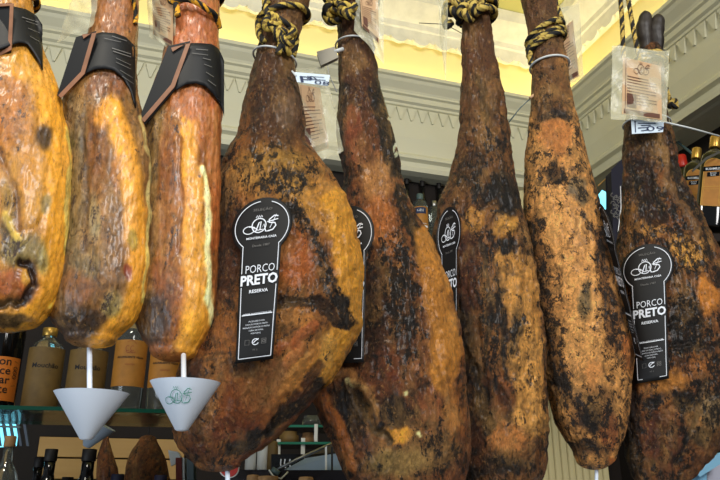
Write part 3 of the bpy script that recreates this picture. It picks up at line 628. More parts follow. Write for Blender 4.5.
pouch([(292, 70), (324, 66), (345, 150), (312, 166)], [.99, 1.01, 1.01, .99], 'clear pouch with a brown origin card hanging right of the widest ham shank', [(299, 84), (320, 88), (329, 148), (303, 158)], [.988, 1.006, 1.006, .988])
pouch([(356, -6), (383, -6), (384, 64), (354, 30)], [.99, 1.0, 1.0, .99], 'folded clear pouch hanging right of the rope on the red-shanked ham', [(360, -4), (378, -4), (379, 44), (362, 26)], [.988, .998, .998, .988])
pouch([(438, -4), (448, -4), (446, 82), (440, 40)], [1.07, 1.05, 1.05, 1.07], 'clear pouch seen edge-on as a thin sliver left of the furrowed ham shank')
pouch([(553, 10), (579, 3), (584, 76), (560, 92)], [1.17, 1.19, 1.19, 1.17], 'clear pouch with a brown card hanging right behind the slim tan ham shank', [(558, 32), (573, 20), (579, 76), (562, 86)], [1.168, 1.186, 1.186, 1.168])
pouch([(76, -8), (101, -8), (92, 26), (56, 43)], [.83, .80, .80, .83], 'crumpled clear pouch hanging at the left of the second ham shank', None)
pouch([(147, -8), (176, -8), (175, 52), (149, 36)], [.87, .845, .845, .87], 'clear pouch with a barcoded card left of the smooth reddish ham shank', [(152, -6), (173, -6), (173, 47), (153, 34)], [.869, .843, .843, .869])

# ------------------------------------------------------------------ black sleeves of the three left-hand hams
def sleeve(H, top, bot, left, frame, label, lines):
    t = empty('paper_sleeve', unp(top[len(top)//2][0], bot[0][1], H.Y), label, 'sleeve', 'black paper sleeves on the shanks')
    n = 24; vs = []; tx = [p[0] for p in top]; ty = [p[1] for p in top]; bx = [p[0] for p in bot]; by = [p[1] for p in bot]
    for j in range(11):
        for i in range(n+1):
            u = i/n; a = top[0][0]+(top[-1][0]-top[0][0])*u; b = bot[0][0]+(bot[-1][0]-bot[0][0])*u
            ya = float(np.interp(a, tx, ty)); yb = float(np.interp(b, bx, by)); v = j/10
            vs.append(H.on(a+(b-a)*v, ya+(yb-ya)*v, .006))
    fs = [(j*(n+1)+i, j*(n+1)+i+1, (j+1)*(n+1)+i+1, (j+1)*(n+1)+i) for j in range(10) for i in range(n)]
    o = link('front_panel', mesh(vs, fs), M['sleeve'], t, True); so = o.modifiers.new('s', 'SOLIDIFY'); so.thickness = .0015; so.offset = 1
    yl = [H.Y-.012, H.Y-.03, H.Y-.03, H.Y-.012]
    yl = H.Y-.047
    plate(left, yl, .0014).build('side_panel', M['sleeve'], t)
    p = P2(); yf = H.Y-.0485
    ff = lambda u, v: unp(u, v, yf)
    p.line(frame, 4.2); o = p.build('copper_frame', M['copper'], ff, t); so = o.modifiers.new('s', 'SOLIDIFY'); so.thickness = .001
    p = P2()
    for (x0, y0, x1, y1, w_) in lines:
        p.line([(x0+(x1-x0)*k/6, y0+(y1-y0)*k/6) for k in range(7)], w_)
    p.build('small_print', M['sash_grey'], lambda u, v: H.on(u, v, .0085), t)
    return t
sleeve(H2, [(94, 34), (102, 32), (115, 33), (126, 37), (135, 46)], [(84, 74), (94, 69), (104, 68), (114, 70), (124, 78), (131, 90), (136, 108)],
       [(76, 37), (96, 31), (86, 74), (60, 98), (57, 95)], [(83, 37), (94.5, 33), (83, 73), (60, 97)], 'black sleeve with copper frame on the second ham from the left',
       [(112, 36, 127, 41, .7), (104, 38, 121, 42, .5), (112, 48, 131, 54, .9), (113, 51, 131, 57, .9), (116, 58, 131, 65, .5), (116, 62, 131, 69, .5), (120, 70, 133, 78, .5), (122, 76, 134, 84, .5)])
sleeve(H3, [(181, 45), (190, 43), (200, 43), (212, 44), (219, 49), (224, 60)], [(176, 90), (186, 84), (196, 83), (206, 86), (214, 94), (221, 105), (224, 116)],
       [(168, 46), (190, 41), (176, 88), (140, 130), (137, 124)], [(172, 50), (188.5, 43.5), (173, 86), (143, 121)], 'black sleeve with copper frame on the smooth reddish ham',
       [(196, 49, 208, 50, .7), (192, 53, 208, 55, .5), (203, 58, 211, 60, .7), (204, 64, 212, 67, .5), (206, 72, 214, 77, .5), (208, 80, 216, 86, .6)])
sleeve(H1, [(-24, 8), (0, 4), (12, 6), (26, 9), (36, 15), (42, 24)], [(-30, 60), (8, 46), (20, 42), (28, 44), (34, 52), (40, 62), (43, 70)],
       [(-20, 4), (12, 3), (11, 52), (-20, 62), (-24, 58)], [(-16, 6), (12, 5), (10, 49), (-16, 62)], 'black sleeve with copper frame on the leftmost ham',
       [(22, 17, 38, 22, .7), (26, 21, 38, 25, .5), (28, 28, 40, 33, .5), (30, 36, 40, 42, .4)])

# ------------------------------------------------------------------ drip cones
def funnel(px, rim_y, tip_y, hw, Y, stick_top, label, m='funnel', mark=False, tilt=0, sx=0, ys=0):
    tipp = unp(px, tip_y, Y); rimp = unp(px, rim_y, Y); h = (rimp-tipp).z; d = Y/(cp-(240-rim_y)/F*sp); r = hw/F*d
    t = empty('drip_cone', tipp, label, 'drip cone', 'white drip cones hanging under the hams')
    Mx = Matrix.Rotation(tilt, 3, 'Y')
    prof = [(.0045, 0), (.007, .001), (r*.985, h*.985), (r, h), (r*.97, h), (.004, .006), (.001, .006)]
    o = MB().lathe(prof, tipp, 56, Mx).build('cone', M[m], t, True)
    b = o.modifiers.new('e', 'EDGE_SPLIT'); b.split_angle = 1.2
    if stick_top is not None:
        sv = unp(px+sx, stick_top, Y+ys)
        MB().tube([tipp+Vector((0, 0, .005)), tipp+Vector((0, 0, h*.6)), sv], .0031 if hw > 30 else .0028, 12).build('spike', M[m], t, True)
    if mark:
        p = P2(); emblem(p, 0, 0, .78, .7)
        sl = r/h
        def fn(u, v):
            z = h*.62-v*.00115; rr = sl*z*1.01+.004; a = -PI/2+u*.00115/rr
            return tipp+Vector((rr*math.cos(a), rr*math.sin(a), z))
        p.build('emblem', M['green_print'], fn, t)
    return t
funnel(86, 393, 440, 36, .84, 335, 'plain white drip cone hanging at the left under the grey and amber ham', sx=3.5)
funnel(181.5, 382.5, 431, 34.5, .80, 355, 'white drip cone marked with a green emblem under the smooth reddish ham', mark=True, sx=2, ys=.06)
funnel(86, 421, 447, 17, 1.35, None, 'small grey drip cone tilted behind the plain white drip cone', 'funnel_grey', tilt=.45)
funnel(227, 512, 560, 36, .94, 450, 'white drip cone spike showing just below the widest ham')
funnel(598, 512, 552, 30, 1.14, 450, 'white drip cone spike showing just below the slim tan ham', sx=-1)

# ------------------------------------------------------------------ room corner
az = math.radians(18)
dL = Vector((-math.cos(az), -math.sin(az), 0)); dR = Vector((math.sin(az), -math.cos(az), 0))
PT = .16                                                      # the crown projects this far
Pc = unp(556, 101, 2.95); CZT = Pc.z; C0 = Pc-dL*PT-dR*PT; C0.z = 0
def W(a, b, z): return C0+dL*a+dR*b+Vector((0, 0, z))
def on_wall(px, py, off=0.0, side='L'):                       # meet a ray with the wall plane
    d = unp(px, py, 1)-Vector((0, 0, CZ)); n = dR if side == 'L' else dL
    t = (n.dot(C0)+off)/n.dot(d); q = Vector((0, 0, CZ))+d*t; r = q-C0
    return r.dot(dL), r.dot(dR), q.z
HC = (CZT-on_wall(560, 196, .06)[2])*.985
LA, LB = 3.3, 2.75
def sweep(prof, name, m, kind=True, la=LA, lb=LB):
    vs = []; n = len(prof)
    for p, z in prof: vs.append(W(la, p, z))
    for p, z in prof: vs.append(W(p, p, z))
    for p, z in prof: vs.append(W(p, lb, z))
    fs = [(s*n+i, s*n+i+1, (s+1)*n+i+1, (s+1)*n+i) for s in range(2) for i in range(n-1)]
    return vs, fs
z0 = CZT; H_ = HC
pr = [(0.0, z0), (PT, z0), (PT, z0-.035*H_), (PT-.012, z0-.045*H_), (PT-.02, z0-.075*H_), (PT-.045, z0-.13*H_), (PT-.05, z0-.15*H_), (PT-.05, z0-.17*H_), (PT-.062, z0-.18*H_), (PT-.062, z0-.235*H_), (PT-.075, z0-.25*H_), (PT-.075, z0-.275*H_), (PT-.085, z0-.285*H_),
      (PT-.088, z0-.62*H_), (PT-.10, z0-.78*H_), (PT-.085, z0-.80*H_), (PT-.075, z0-.83*H_), (PT-.075, z0-.86*H_), (PT-.095, z0-.88*H_), (PT-.095, z0-.93*H_), (PT-.085, z0-.94*H_), (PT-.09, z0-.985*H_), (PT-.125, z0-1.0*H_), (0, z0-1.0*H_)]
def cornice(side):
    mb = MB(); n = len(pr)
    if side == 'L': A = [W(LA, p, z) for p, z in pr]; B = [W(p, p, z) for p, z in pr]
    else: A = [W(p, p, z) for p, z in pr]; B = [W(p, LB, z) for p, z in pr]
    mb.add(A+B, [(i, i+1, n+i+1, n+i) for i in range(n-1)])
    # hanging triangular teeth
    zt = z0-.30*H_; per = .052; L_ = LA if side == 'L' else LB; p0 = PT-.086; k = 0
    x = p0+.03
    mb2 = MB()
    while x < L_-.1:
        def w(u, o, z): return W(u, p0+o, z) if side == 'L' else W(p0+o, u, z)
        th = .014; hw = .022; hh = .058
        vs = [w(x-hw, 0, zt), w(x+hw, 0, zt), w(x+.004, 0, zt-hh), w(x-.004, 0, zt-hh), w(x-hw, th, zt), w(x+hw, th, zt), w(x+.004, th*.6, zt-hh), w(x-.004, th*.6, zt-hh)]
        mb2.add(vs, [(0,1,2,3),(4,7,6,5),(0,4,5,1),(1,5,6,2),(2,6,7,3),(3,7,4,0)]); x += per
    o = mb.build('trim_1' if side == 'L' else 'trim_2', M['plaster']); tag(o, kind='structure')
    c = mb2.build('teeth', M['plaster'], o); return o
cornice('L'); cornice('R')
ZS = on_wall(400, 46, .0)[2]; ZS2 = ZS+.19; ZCE = ZS2+.03
def wallq(name, m, pts): o = link(name, mesh(pts, [tuple(range(len(pts)))]), m); return tag(o, kind='structure')
wallq('wall_left', M['upper'], [W(LA, 0, z0-H_), W(0, 0, z0-H_), W(0, 0, ZCE), W(LA, 0, ZCE)])
wallq('wall_right', M['upper'], [W(0, 0, z0-H_), W(0, LB, z0-H_), W(0, LB, ZCE), W(0, 0, ZCE)])
wallq('ceiling', M['ceil'], [W(-.05, -.05, ZCE), W(LA, -.05, ZCE), W(LA, LB, ZCE), W(-.05, LB, ZCE)])
# scalloped white frieze under the ceiling
def frieze(side):
    mb = MB(); L_ = LA if side == 'L' else LB
    def w(u, o, z): return W(u, o, z) if side == 'L' else W(o, u, z)
    pf = [(.0, ZS+.02), (.035, ZS+.02), (.04, ZS+.05), (.06, ZS+.07), (.06, ZS+.10), (.10, ZS+.125), (.15, ZS+.16), (.155, ZS2), (.155, ZCE)]
    A = [w(L_, p, z) for p, z in pf]; B = [w(p, p, z) for p, z in pf]; n = len(pf)
    mb.add(A+B, [(i, i+1, n+i+1, n+i) for i in range(n-1)])
    per = .115; x = .06
    mb.add([w(.05, .0525, ZS+.018), w(L_, .0525, ZS+.018), w(L_, .0525, ZS+.075), w(.05, .0525, ZS+.075)], [(0, 1, 2, 3)])
    while x < L_-per:
        for (cxs, rs) in ((x+per*.5, per*.36), (x+per*.02, per*.17)):
            vs = []; m_ = 14
            for o_ in (.035, .052):
                for i in range(m_+1):
                    a = PI*i/m_; vs.append(w(cxs-rs*math.cos(a), o_, ZS+.022-rs*math.sin(a)*.85))
            mb.add(vs, [tuple(range(m_+1)), tuple(range(m_+1, 2*m_+2))[::-1]]+[(i, i+1, m_+2+i, m_+1+i) for i in range(m_)])
        vs = [w(x-per*.5+per*.5, .035, ZS+.06), w(x+per, .035, ZS+.06), w(x+per, .052, ZS+.015), w(x, .052, ZS+.015)]
        x += per
    tag(mb.build('trim_3' if side == 'L' else 'trim_4', M['white_trim']), kind='structure')
frieze('L'); frieze('R')
# lower walls: recessed shelving niches, fluted pilaster in the corner
ZB = z0-H_
wallq('wall_back', M['darkwood'], [W(LA, -.03, .9), W(-.1, -.03, .9), W(-.1, -.03, ZB+.02), W(LA, -.03, ZB+.02)])
wallq('wall_side', M['darkwood'], [W(-.10, -.1, .9), W(-.10, LB, .9), W(-.10, LB, ZB+.02), W(-.10, -.1, ZB+.02)])
mb = MB()                                                     # soffit under the cornice
mb.add([W(LA, -.03, ZB+.004), W(0, -.03, ZB+.004), W(0, .05, ZB+.004), W(LA, .05, ZB+.004)], [(0, 1, 2, 3)])
mb.add([W(-.1, 0, ZB+.003), W(.08, 0, ZB+.003), W(.08, LB, ZB+.003), W(-.1, LB, ZB+.003)], [(0, 1, 2, 3)])
tag(mb.build('trim_5', M['plaster']), kind='structure')
# pilaster
a1 = on_wall(512, 230, .03)[0]; a0 = on_wall(602, 440, .03)[0]; a0 = min(a0, .12)
mb = MB(); nfl = 11; wfl = (a1-a0)/nfl
pts = []
for i in range(nfl):
    for k in range(9):
        q = k/8; u = a0+wfl*(i+q); pts.append((u, .05-.012*math.sin(PI*q)))
n = len(pts); vs = [W(u, b, .9) for u, b in pts]+[W(u, b, ZB+.002) for u, b in pts]
mb.add(vs, [(i, i+1, n+i+1, n+i) for i in range(n-1)])
mb.add([W(a0, -.1, .9), W(a0, .05, .9), W(a0, .05, ZB), W(a0, -.1, ZB)], [(0, 1, 2, 3)]); mb.add([W(a1, -.1, .9), W(a1, .05, .9), W(a1, .05, ZB), W(a1, -.1, ZB)], [(0, 1, 2, 3)])
tag(mb.build('trim_6', mat('fluted_cream', (208, 196, 150), .5)), kind='structure')

# ------------------------------------------------------------------ bottles
BPROF = [(0.9, 0), (1, .02), (1, .58), (.96, .62), (.75, .70), (.42, .76), (.36, .80), (.36, .93)]
def cyl_fn(c, r, ang):
    def fn(u, v, o=0):
        a = ang+u; return Vector((c[0]+(r+o)*math.cos(a), c[1]+(r+o)*math.sin(a), c[2]+v))
    return fn
def bottle(base, r, h, mg, mcap, label, group, lab=None, cap=True, prof=None):
    t = empty('bottle', base, label, 'bottle', group)
    prof = prof or BPROF
    MB().lathe([(p*r, z*h) for p, z in prof], base, 36).build('glass_body', M[mg], t, True)
    if cap: MB().lathe([(r*.40, .90*h), (r*.42, .905*h), (r*.42, h*.995), (r*.38, h)], base, 24).build('cap', M[mcap], t, True)
    if lab:
        m, v0, v1, half, prints = lab
        ang = math.atan2(-base[1], -base[0]); fn = cyl_fn(base, r+.0008, ang)
        n = 18; vs = [fn(-half+2*half*i/n, v) for v in (v0*h, v1*h) for i in range(n+1)]
        o = link('paper_label', mesh(vs, [(i, i+1, n+2+i, n+1+i) for i in range(n)]), M[m], t, True)
        for (mm, build, *nm) in prints:
            p = P2(); build(p); # print units: mm, v measured down from the label's top
            p.build(nm[0] if nm else 'lettering', M[mm], lambda u, v: fn(u*.001/r, v1*h-v*.001, .0006), t)
    return t
# glass shelf, lower left
SHZ = unp(90, 409, 1.50).z
def shelf(name, x0, x1, y0, y1, z, th, label, slope=.09):
    t = empty(name, ((x0+x1)/2, (y0+y1)/2, z-th), label, 'shelf')
    vs = [(x0, y0-slope, z-th), (x1, y0+slope, z-th), (x1, y1+slope, z-th), (x0, y1-slope, z-th), (x0, y0-slope, z), (x1, y0+slope, z), (x1, y1+slope, z), (x0, y1-slope, z)]
    MB().add(vs, [(0, 1, 2, 3), (4, 7, 6, 5), (0, 4, 5, 1), (1, 5, 6, 2), (2, 6, 7, 3), (3, 7, 4, 0)]).build('pane', M['shelf_glass'], t)
    e = MB()
    for yy_ in (y0, y1): e.add([(x0, yy_-slope-.0008, z-th), (x1, yy_+slope-.0008, z-th), (x1, yy_+slope-.0008, z), (x0, yy_-slope-.0008, z)], [(0, 1, 2, 3)])
    e.build('polished_edge', M['shelf_edge'], t)
    return t
shelf('glass_shelf', -1.0, -.22, 1.46, 1.80, SHZ, .008, 'green-edged glass shelf carrying the row of labelled bottles at the lower left')
def stand(px, Y, r): # base point on the shelf, centre column at px
    z = SHZ; x = unp(px, 380, Y).x; return (x, Y, z)
def pr_con(p):
    for i, s_ in enumerate(('con', 'ce', 'ar', 'te')): p.text(s_, 25, 22, 18+i*20, bold=.01, align='RIGHT')
def pr_con2(p):
    p.line([(28, 8), (38, 11)], .8); p.line([(28, 62), (38, 60)], .8)
    for k in range(3): p.arc(33, 24+k*9, 5, 4, 0, 2*PI, 1.2, 14); p.line([(29, 28+k*9), (37, 21+k*9)], 1)
def pr_mou(p):
    p.text('Mouchão', 15, 0, 46, bold=.015); p.line([(-12, 52), (12, 52)], .6)
def pr_ec(p):
    for k in (-8, 2): p.arc(k, 20, 4, 6, .6, 5.4, 1.0, 14); p.arc(k+2, 27, 5, 3, 0, 4, 1.0, 12)
    p.line([(-10, 6), (0, 0.5), (10, 9)], .8); p.text('ALENTEJO', 4.6, 0, 58)
def pr_ec2(p): p.text('AGUARDENTE VELHA', 6.2, 0, 42, bold=.03)
G_B = 'bottles on the glass shelf'
bottle(stand(-2, 1.56, .04), .042, .30, 'black_glass', 'gold', 'black bottle with an orange label at the left edge of the photo', G_B, ('orange', .07, .385, 1.1, [('black_ink', pr_con), ('black_ink', pr_con2, 'ornament')]))
SQ = [(0.92, 0), (1, .02), (1, .66), (.97, .72), (.8, .80), (.5, .85), (.34, .88), (.34, .93)]
bottle(stand(43, 1.58, .04), .0385, .190, 'glass', 'gold', 'clear bottle with a gold cap and olive label, right of the orange-labelled bottle', G_B, ('olive', .03, .74, 1.3, [('black_ink', pr_mou)]), prof=SQ)
bottle(stand(86, 1.60, .04), .0420, .178, 'glass', 'gold', 'clear bottle with an olive label standing behind the plain white drip cone', G_B, ('olive', .03, .78, 1.3, [('black_ink', pr_mou)]), prof=SQ)
bottle(stand(128, 1.62, .04), .0365, .25, 'glass', 'steel', 'clear bottle with an amber ornamented label between the two drip cones', G_B, ('amber', .24, .66, 1.3, [('red_ink', pr_ec), ('black_ink', pr_ec2)]), prof=SQ)
bottle(stand(164, 1.64, .04), .0365, .25, 'glass', 'steel', 'clear bottle with an amber label partly behind the drip cone with the green emblem', G_B, ('amber', .24, .62, 1.3, [('red_ink', pr_ec), ('black_ink', pr_ec2)]), prof=SQ)
bottle(stand(198, 1.66, .04), .036, .25, 'brown_glass', 'steel', 'brown bottle in the dark gap just left of the widest ham', G_B)
def topped(px, py, Y, r, h, *a, **k):
    q = unp(px, py, Y); return bottle((q.x, q.y, q.z-h), r, h, *a, **k)
G_L = 'bottles on the lower shelf'
topped(52, 449, 1.5, .030, .24, 'black_glass', 'black_ink', 'black bottle below the glass shelf, left of the plain drip cone tip', G_L)
topped(40, 457, 1.6, .026, .22, 'black_glass', 'black_ink', 'shorter black bottle just left of another black bottle below the glass shelf', G_L)
topped(90, 449, 1.5, .034, .24, 'black_glass', 'black_ink', 'black bottle standing right below the tip of the plain drip cone', G_L)
topped(11, 436, 1.45, .026, .21, 'glass', 'cork', 'clear bottle with a tall cork-coloured cap at the lower left corner', G_L, cap=True)
topped(118, 474, 1.5, .030, .22, 'black_glass', 'blue', 'bottle with a dark blue cap at the bottom edge, below the light wood', G_L)
topped(161, 475, 1.5, .030, .22, 'black_glass', 'blue', 'bottle with a dark blue cap at the bottom edge, under the far brown ham', G_L)
topped(68, 477, 1.7, .030, .2, 'black_glass', 'black_ink', 'black bottle cap peeking between the two black bottles under the glass shelf', G_L)
# lower shelf that carries them
LZ = unp(52, 449, 1.5).z-.245
tag(MB().frame_box((-.45, 1.58, LZ-.02), (.62, 0, 0), (0, .22, 0), (0, 0, .01)).build('shelf_board', M['darkwood'], bevel=.002), 'dark wooden shelf board under the lower row of bottles', 'shelf')
# light wood panelling behind the lower bottles
q0 = on_wall(0, 440, -.06); zt_ = on_wall(70, 438, -.06)[2]
aL = on_wall(38, 455, -.03)[0]; aR = on_wall(183, 455, -.06)[0]
mb = MB()
for k in range(9):
    z1 = zt_-k*.07; mb.frame_box(W((aL+aR)/2, -.01, z1-.034), dL*(aL-aR)/2, dR*.008, Vector((0, 0, .0325)))
tag(mb.build('trim_7', M['lightwood'], bevel=.002), kind='structure')
# glowing striped panel imitating reflected fluorescent tubes at the far left
t = empty('louvre_window', on_wall(8, 440, .0) and unp(8, 444, 2.0), 'small bluish daylit louvre window at the left edge below the glass shelf', 'window')
plate([(-12, 406), (21, 408), (16, 446), (-12, 448)], 2.02, .004).build('pane', M['window'], t)
for k in range(5):
    x = -8+k*7; plate([(x, 406), (x+2.6, 406), (x+9, 446), (x+6.4, 446)], 2.0, .006).build('slat', mat('slat_grey', (70, 80, 95), .5) if k == 0 else bpy.data.materials['slat_grey'], t)
plate([(-12, 425), (20, 426), (20, 428), (-12, 427)], 1.99, .006).build('rail', M['teal'], t)
# two ham shapes standing in for mirror reflections of the hams
for i, (rows, lab) in enumerate((([(440, 140, 157), (450, 132, 163), (462, 127, 167), (480, 124, 170), (520, 124, 172), (580, 130, 168)], 'far brown ham hanging behind the bottles, between the two drip cones'),
                                 ([(440, 103, 109), (455, 98, 113), (470, 97, 118), (500, 95, 119), (560, 96, 116)], 'narrow far brown ham seen right of the plain drip cone tip'))):
    h_ = Ham(1.95, rows, 10, topcap=5); o = h_.build('cured_ham', mB, (130, 78, 36), .5, [], lab, seed=20+i, cols=60, step=4); o['group'] = 'far hams behind the bottles'
    q = h_.z.max(); MB_ = MB().tube([(float(h_.cx[0]), 1.95, q-.004), (float(h_.cx[0]), 1.95, q+.35)], .002, 6).build('cord', M['black_ink'], o)

# ------------------------------------------------------------------ bottom centre counter shelves
def gshelf(pa, pb, Y, dep, label):
    a = unp(*pa, Y); b = unp(*pb, Y); z = (a.z+b.z)/2
    t = empty('glass_shelf', ((a.x+b.x)/2, Y+dep/2, z-.006), label, 'shelf')
    c = ((a.x+b.x)/2, Y+dep/2, z-.003)
    MB().frame_box(c, ((b.x-a.x)/2, 0, 0), (0, dep/2, 0), (0, 0, .003)).build('pane', M['shelf_glass'], t)
    MB().frame_box((c[0], Y-.001, c[2]), ((b.x-a.x)/2, 0, 0), (0, .001, 0), (0, 0, .0032)).build('polished_edge', mat('edge_green', (40, 120, 95), .3), t)
    return t, z
t1, za = gshelf((262, 442), (345, 442), 2.0, .22, 'green-edged glass shelf below the right side of the widest ham, lower of two')
t2, zb = gshelf((285, 425), (345, 425), 2.05, .22, 'green-edged glass shelf below the right side of the widest ham, upper of two')
for i, (px, lab) in enumerate(((250, 'left'), (262, 'middle'), (272, 'right'))):
    q = unp(px, 470, 1.9)
    tag(MB().lathe([(.013, 0), (.014, .002), (.014, .058), (.012, .062), (.012, .07), (.004, .073)], q, 24).build('canister', M['white'] if i < 2 else M['olive'], smooth=True), ['pale canister, leftmost of three under the widest ham', 'pale canister, middle one of three under the widest ham', 'tan canister beside two pale ones under the widest ham'][i], 'canister', 'canisters under the widest ham')
for i, (px, py) in enumerate(((277, 455), (302, 452))):
    z_ = unp(px, py, 1.98).z; q = unp(px, py, 1.98)
    tag(MB().frame_box((q.x, q.y+.03, (q.z+za)/2-.005), (.0055, 0, 0), (0, .005, 0), (0, 0, .03)).build('shelf_post', M['white'], bevel=.001), ['white post holding the lower glass shelf, the left one', 'white post holding the lower glass shelf, the right one'][i], 'post', 'white shelf posts')
q = unp(316, 433, 2.03)
tag(MB().frame_box(q, (.005, 0, 0), (0, .005, 0), (0, 0, .024)).build('shelf_post', M['white'], bevel=.001), 'white post standing between the upper and lower glass shelf', 'post', 'white shelf posts')
for i, (px, py, Y, r, hh, m_, lab) in enumerate(((289, 441, 2.08, .028, .022, 'olive', 'low round jar on the lower glass shelf, near the widest ham'), (312, 425, 2.12, .03, .02, 'glass', 'low glass dish on the upper glass shelf'), (308, 441.5, 2.1, .02, .02, 'cork', 'small tan jar on the lower glass shelf, right of the round jar'))):
    z_ = za if py > 430 else zb; x_ = unp(px, py, Y).x
    tag(MB().lathe([(r*.8, 0), (r, .004), (r, hh), (r*.8, hh+.004), (r*.82, hh+.012), (.002, hh+.014)], (x_, Y, z_), 28).build('jar', M[m_], smooth=True), lab, 'jar', 'jars on the glass shelves')
t = tag(plate([(272, 455), (302, 455), (302, 472), (272, 472)], 1.88, .05).build('display_box', M['black_glass'], bevel=.002), 'black box with white marks under the glass shelves', 'box')
p = P2()
for x in (281, 285, 290): p.line([(x, 459), (x-.6, 464), (x+.6, 468)], 1.2)
p.build('marking', M['sash_white'], lambda u, v: unp(u, v, 1.878), t)
t = empty('slanted_glass_lid', unp(315, 470, 1.7), 'slanted glass counter lid with a pale steel edge left of the hollow-footed ham', 'counter lid')
MB().tube([unp(276, 470, 1.70), unp(300, 458, 1.72), unp(346, 437, 1.76)], .0035, 8).build('steel_edge', M['steel'], t, True)
plate([(282, 471), (342, 476), (345, 452), (306, 458)], [1.71, 1.71, 1.78, 1.76], .004).build('panel', mat('blue_grey_sheet', (125, 150, 185), .3), t)
plate([(306, 455), (345, 438), (345, 451), (308, 457)], [1.79, 1.79, 1.80, 1.80], .004).build('flap', mat('tan_board', (105, 92, 65), .6), t)
for k, x in enumerate((325, 331)): plate([(x, 447), (x+2, 446), (x+2, 476), (x, 476)], 1.69, .006).build('bracket', M['black_ink'] if k else M['white'], t)
a_ = unp(222, 470, 1.64); b_ = unp(352, 471, 1.64)
tag(MB().frame_box(((a_.x+b_.x)/2, 1.80, a_.z/2), ((b_.x-a_.x)/2, 0, 0), (0, .16, 0), (0, 0, a_.z/2)).build('counter', mat('black_counter', (22, 14, 14), .25, coat=.3)), 'black counter front along the bottom below the glass shelves', 'counter')
t = empty('round_sign', unp(222, 477, 1.55), 'round red sign with a white rim at the bottom edge under the widest ham', 'sign')
def disc(cx_, cy_, r_, Y): return [(cx_+r_*math.cos(2*PI*i/32), cy_+r_*math.sin(2*PI*i/32)) for i in range(32)], Y
pl, yy_ = disc(229, 468, 10.2, 1.55); plate(pl, 1.55, .003).build('rim', M['white'], t); pl, yy_ = disc(229, 468, 9, 1.549); plate(pl, 1.548, .002).build('disc', M['red'], t)
for i, (px, py, r_) in enumerate(((253, 477, 6), (268, 478, 10), (306, 479, 7))):
    q = unp(px, py, 1.56); e_ = r_/F*1.55
    tag(MB().lathe([(.9*e_, -.09), (.95*e_, -.012), (e_, -.01), (e_, .001), (e_*.9, .004), (.002, .005)], q, 20).build('jar', M['cork'], smooth=True), ['small jar with a brown lid at the bottom edge, leftmost before the black counter', 'larger brown-lidded jar at the bottom edge before the black counter', 'brown-lidded jar at the bottom edge, rightmost before the black counter'][i], 'jar', 'small jars before the counter')
zj = unp(268, 478, 1.56).z-.088
tag(MB().frame_box(((a_.x+b_.x)/2, 1.56, zj/2), ((b_.x-a_.x)/2, 0, 0), (0, .075, 0), (0, 0, zj/2)).build('counter_step', M['darkwood'], bevel=.003), 'dark wooden step in front of the black counter, under the small jars', 'counter')
t = empty('gadget', unp(278, 474, 1.62), 'curved pale gadget with a dark handle on the black counter', 'gadget')
MB().tube([unp(269, 470, 1.62), unp(273, 476, 1.61), unp(281, 479, 1.61), unp(288, 472, 1.62)], .002, 8).build('bow', M['white'], t, True)
MB().tube([unp(272, 469, 1.62), unp(279, 474, 1.62)], .006, 10).build('handle', M['teal'], t, True)
# strips left of the widest ham, at the bottom
for i, (x0, x1, m_, lab) in enumerate(((176, 182, 'darkwood', 'dark brown upright board edge at the bottom below the drip cone with the emblem'), (182, 184, 'white', 'thin white upright batten at the bottom left of the widest ham'), (187, 193, 'teal', 'grey-green upright post at the bottom left of the widest ham'))):
    tag(plate([(x0, 458), (x1, 458), (x1+.5, 500), (x0+.5, 500)], 1.8, .03).build('upright', M[m_] if i else M['red_ink'], bevel=.001), lab, 'upright')
t = tag(plate([(168, 450), (178, 452), (183, 460), (171, 466)], 1.83, .01).build('folded_card', M['white']), 'white folded card just right of the far brown ham', 'card')

# ------------------------------------------------------------------ back shelves between the hams (centre)
ac, bc, zc = on_wall(430, 250, .0)
shz = on_wall(430, 262, 0)[2]
tag(MB().frame_box(W(1.5, .035, shz-.012), dL*1.15, dR*.06, Vector((0, 0, .010))).build('wall_shelf', M['darkwood'], bevel=.002), 'dark wooden wall shelf behind the hams below the plaster cornice', 'shelf')
G_C = 'bottles on the wall shelf behind the hams'
TALL = [(.9, 0), (1, .02), (1, .80), (.9, .86), (.5, .9), (.36, .92), (.36, .95)]
def wb(px, r, h, mg, mc, lab, labspec=None, b=.0, prof=None):
    a = on_wall(px, 235, b)[0]; base = W(a, b, shz-.002)
    return bottle(tuple(base), r, h, mg, mc, lab, G_C, labspec, prof=prof)
def pr_navy(p): p.rect(-26, 5, 26, 34); 
def pr_w(p): p.text('GIN', 16, 0, 24, bold=.03)
def pr_bands(p): p.rect(-30, 79, 30, 80.5); p.rect(-34, 88, 34, 97)
wb(421, .036, .295, 'teal' if False else 'glass', 'teal', 'grey-capped clear bottle with a yellow and navy label between the red-shanked and furrowed hams', ('amber', .40, .76, 1.1, [('ink', pr_navy, 'navy_panel'), ('sash_white', pr_w), ('sash_white', pr_bands, 'label_bands')]), .05, prof=TALL)
wb(435, .033, .27, 'glass', 'steel', 'clear glass bottle just left of the edge-on black tag', None, .05, prof=TALL)
wb(396, .026, .40, 'black_glass', 'black_ink', 'dark bottle behind the shank of the red-shanked ham', None, -.003)
wb(408, .026, .40, 'black_glass', 'black_ink', 'dark bottle half hidden behind the yellow-labelled bottle', None, -.003)
wb(424, .026, .40, 'black_glass', 'black_ink', 'dark bottle rising above the two clear bottles in the centre gap', None, -.003)
wb(441, .026, .40, 'black_glass', 'black_ink', 'dark bottle nearest the shoulder of the furrowed ham', None, -.003)
wb(226, .03, .27, 'black_glass', 'black_ink', 'dark bottle in the gap between the smooth reddish ham and the widest ham', None, .0)
wb(212, .03, .26, 'brown_glass', 'black_ink', 'brown bottle beside the smooth reddish ham, under the cornice', None, .0)

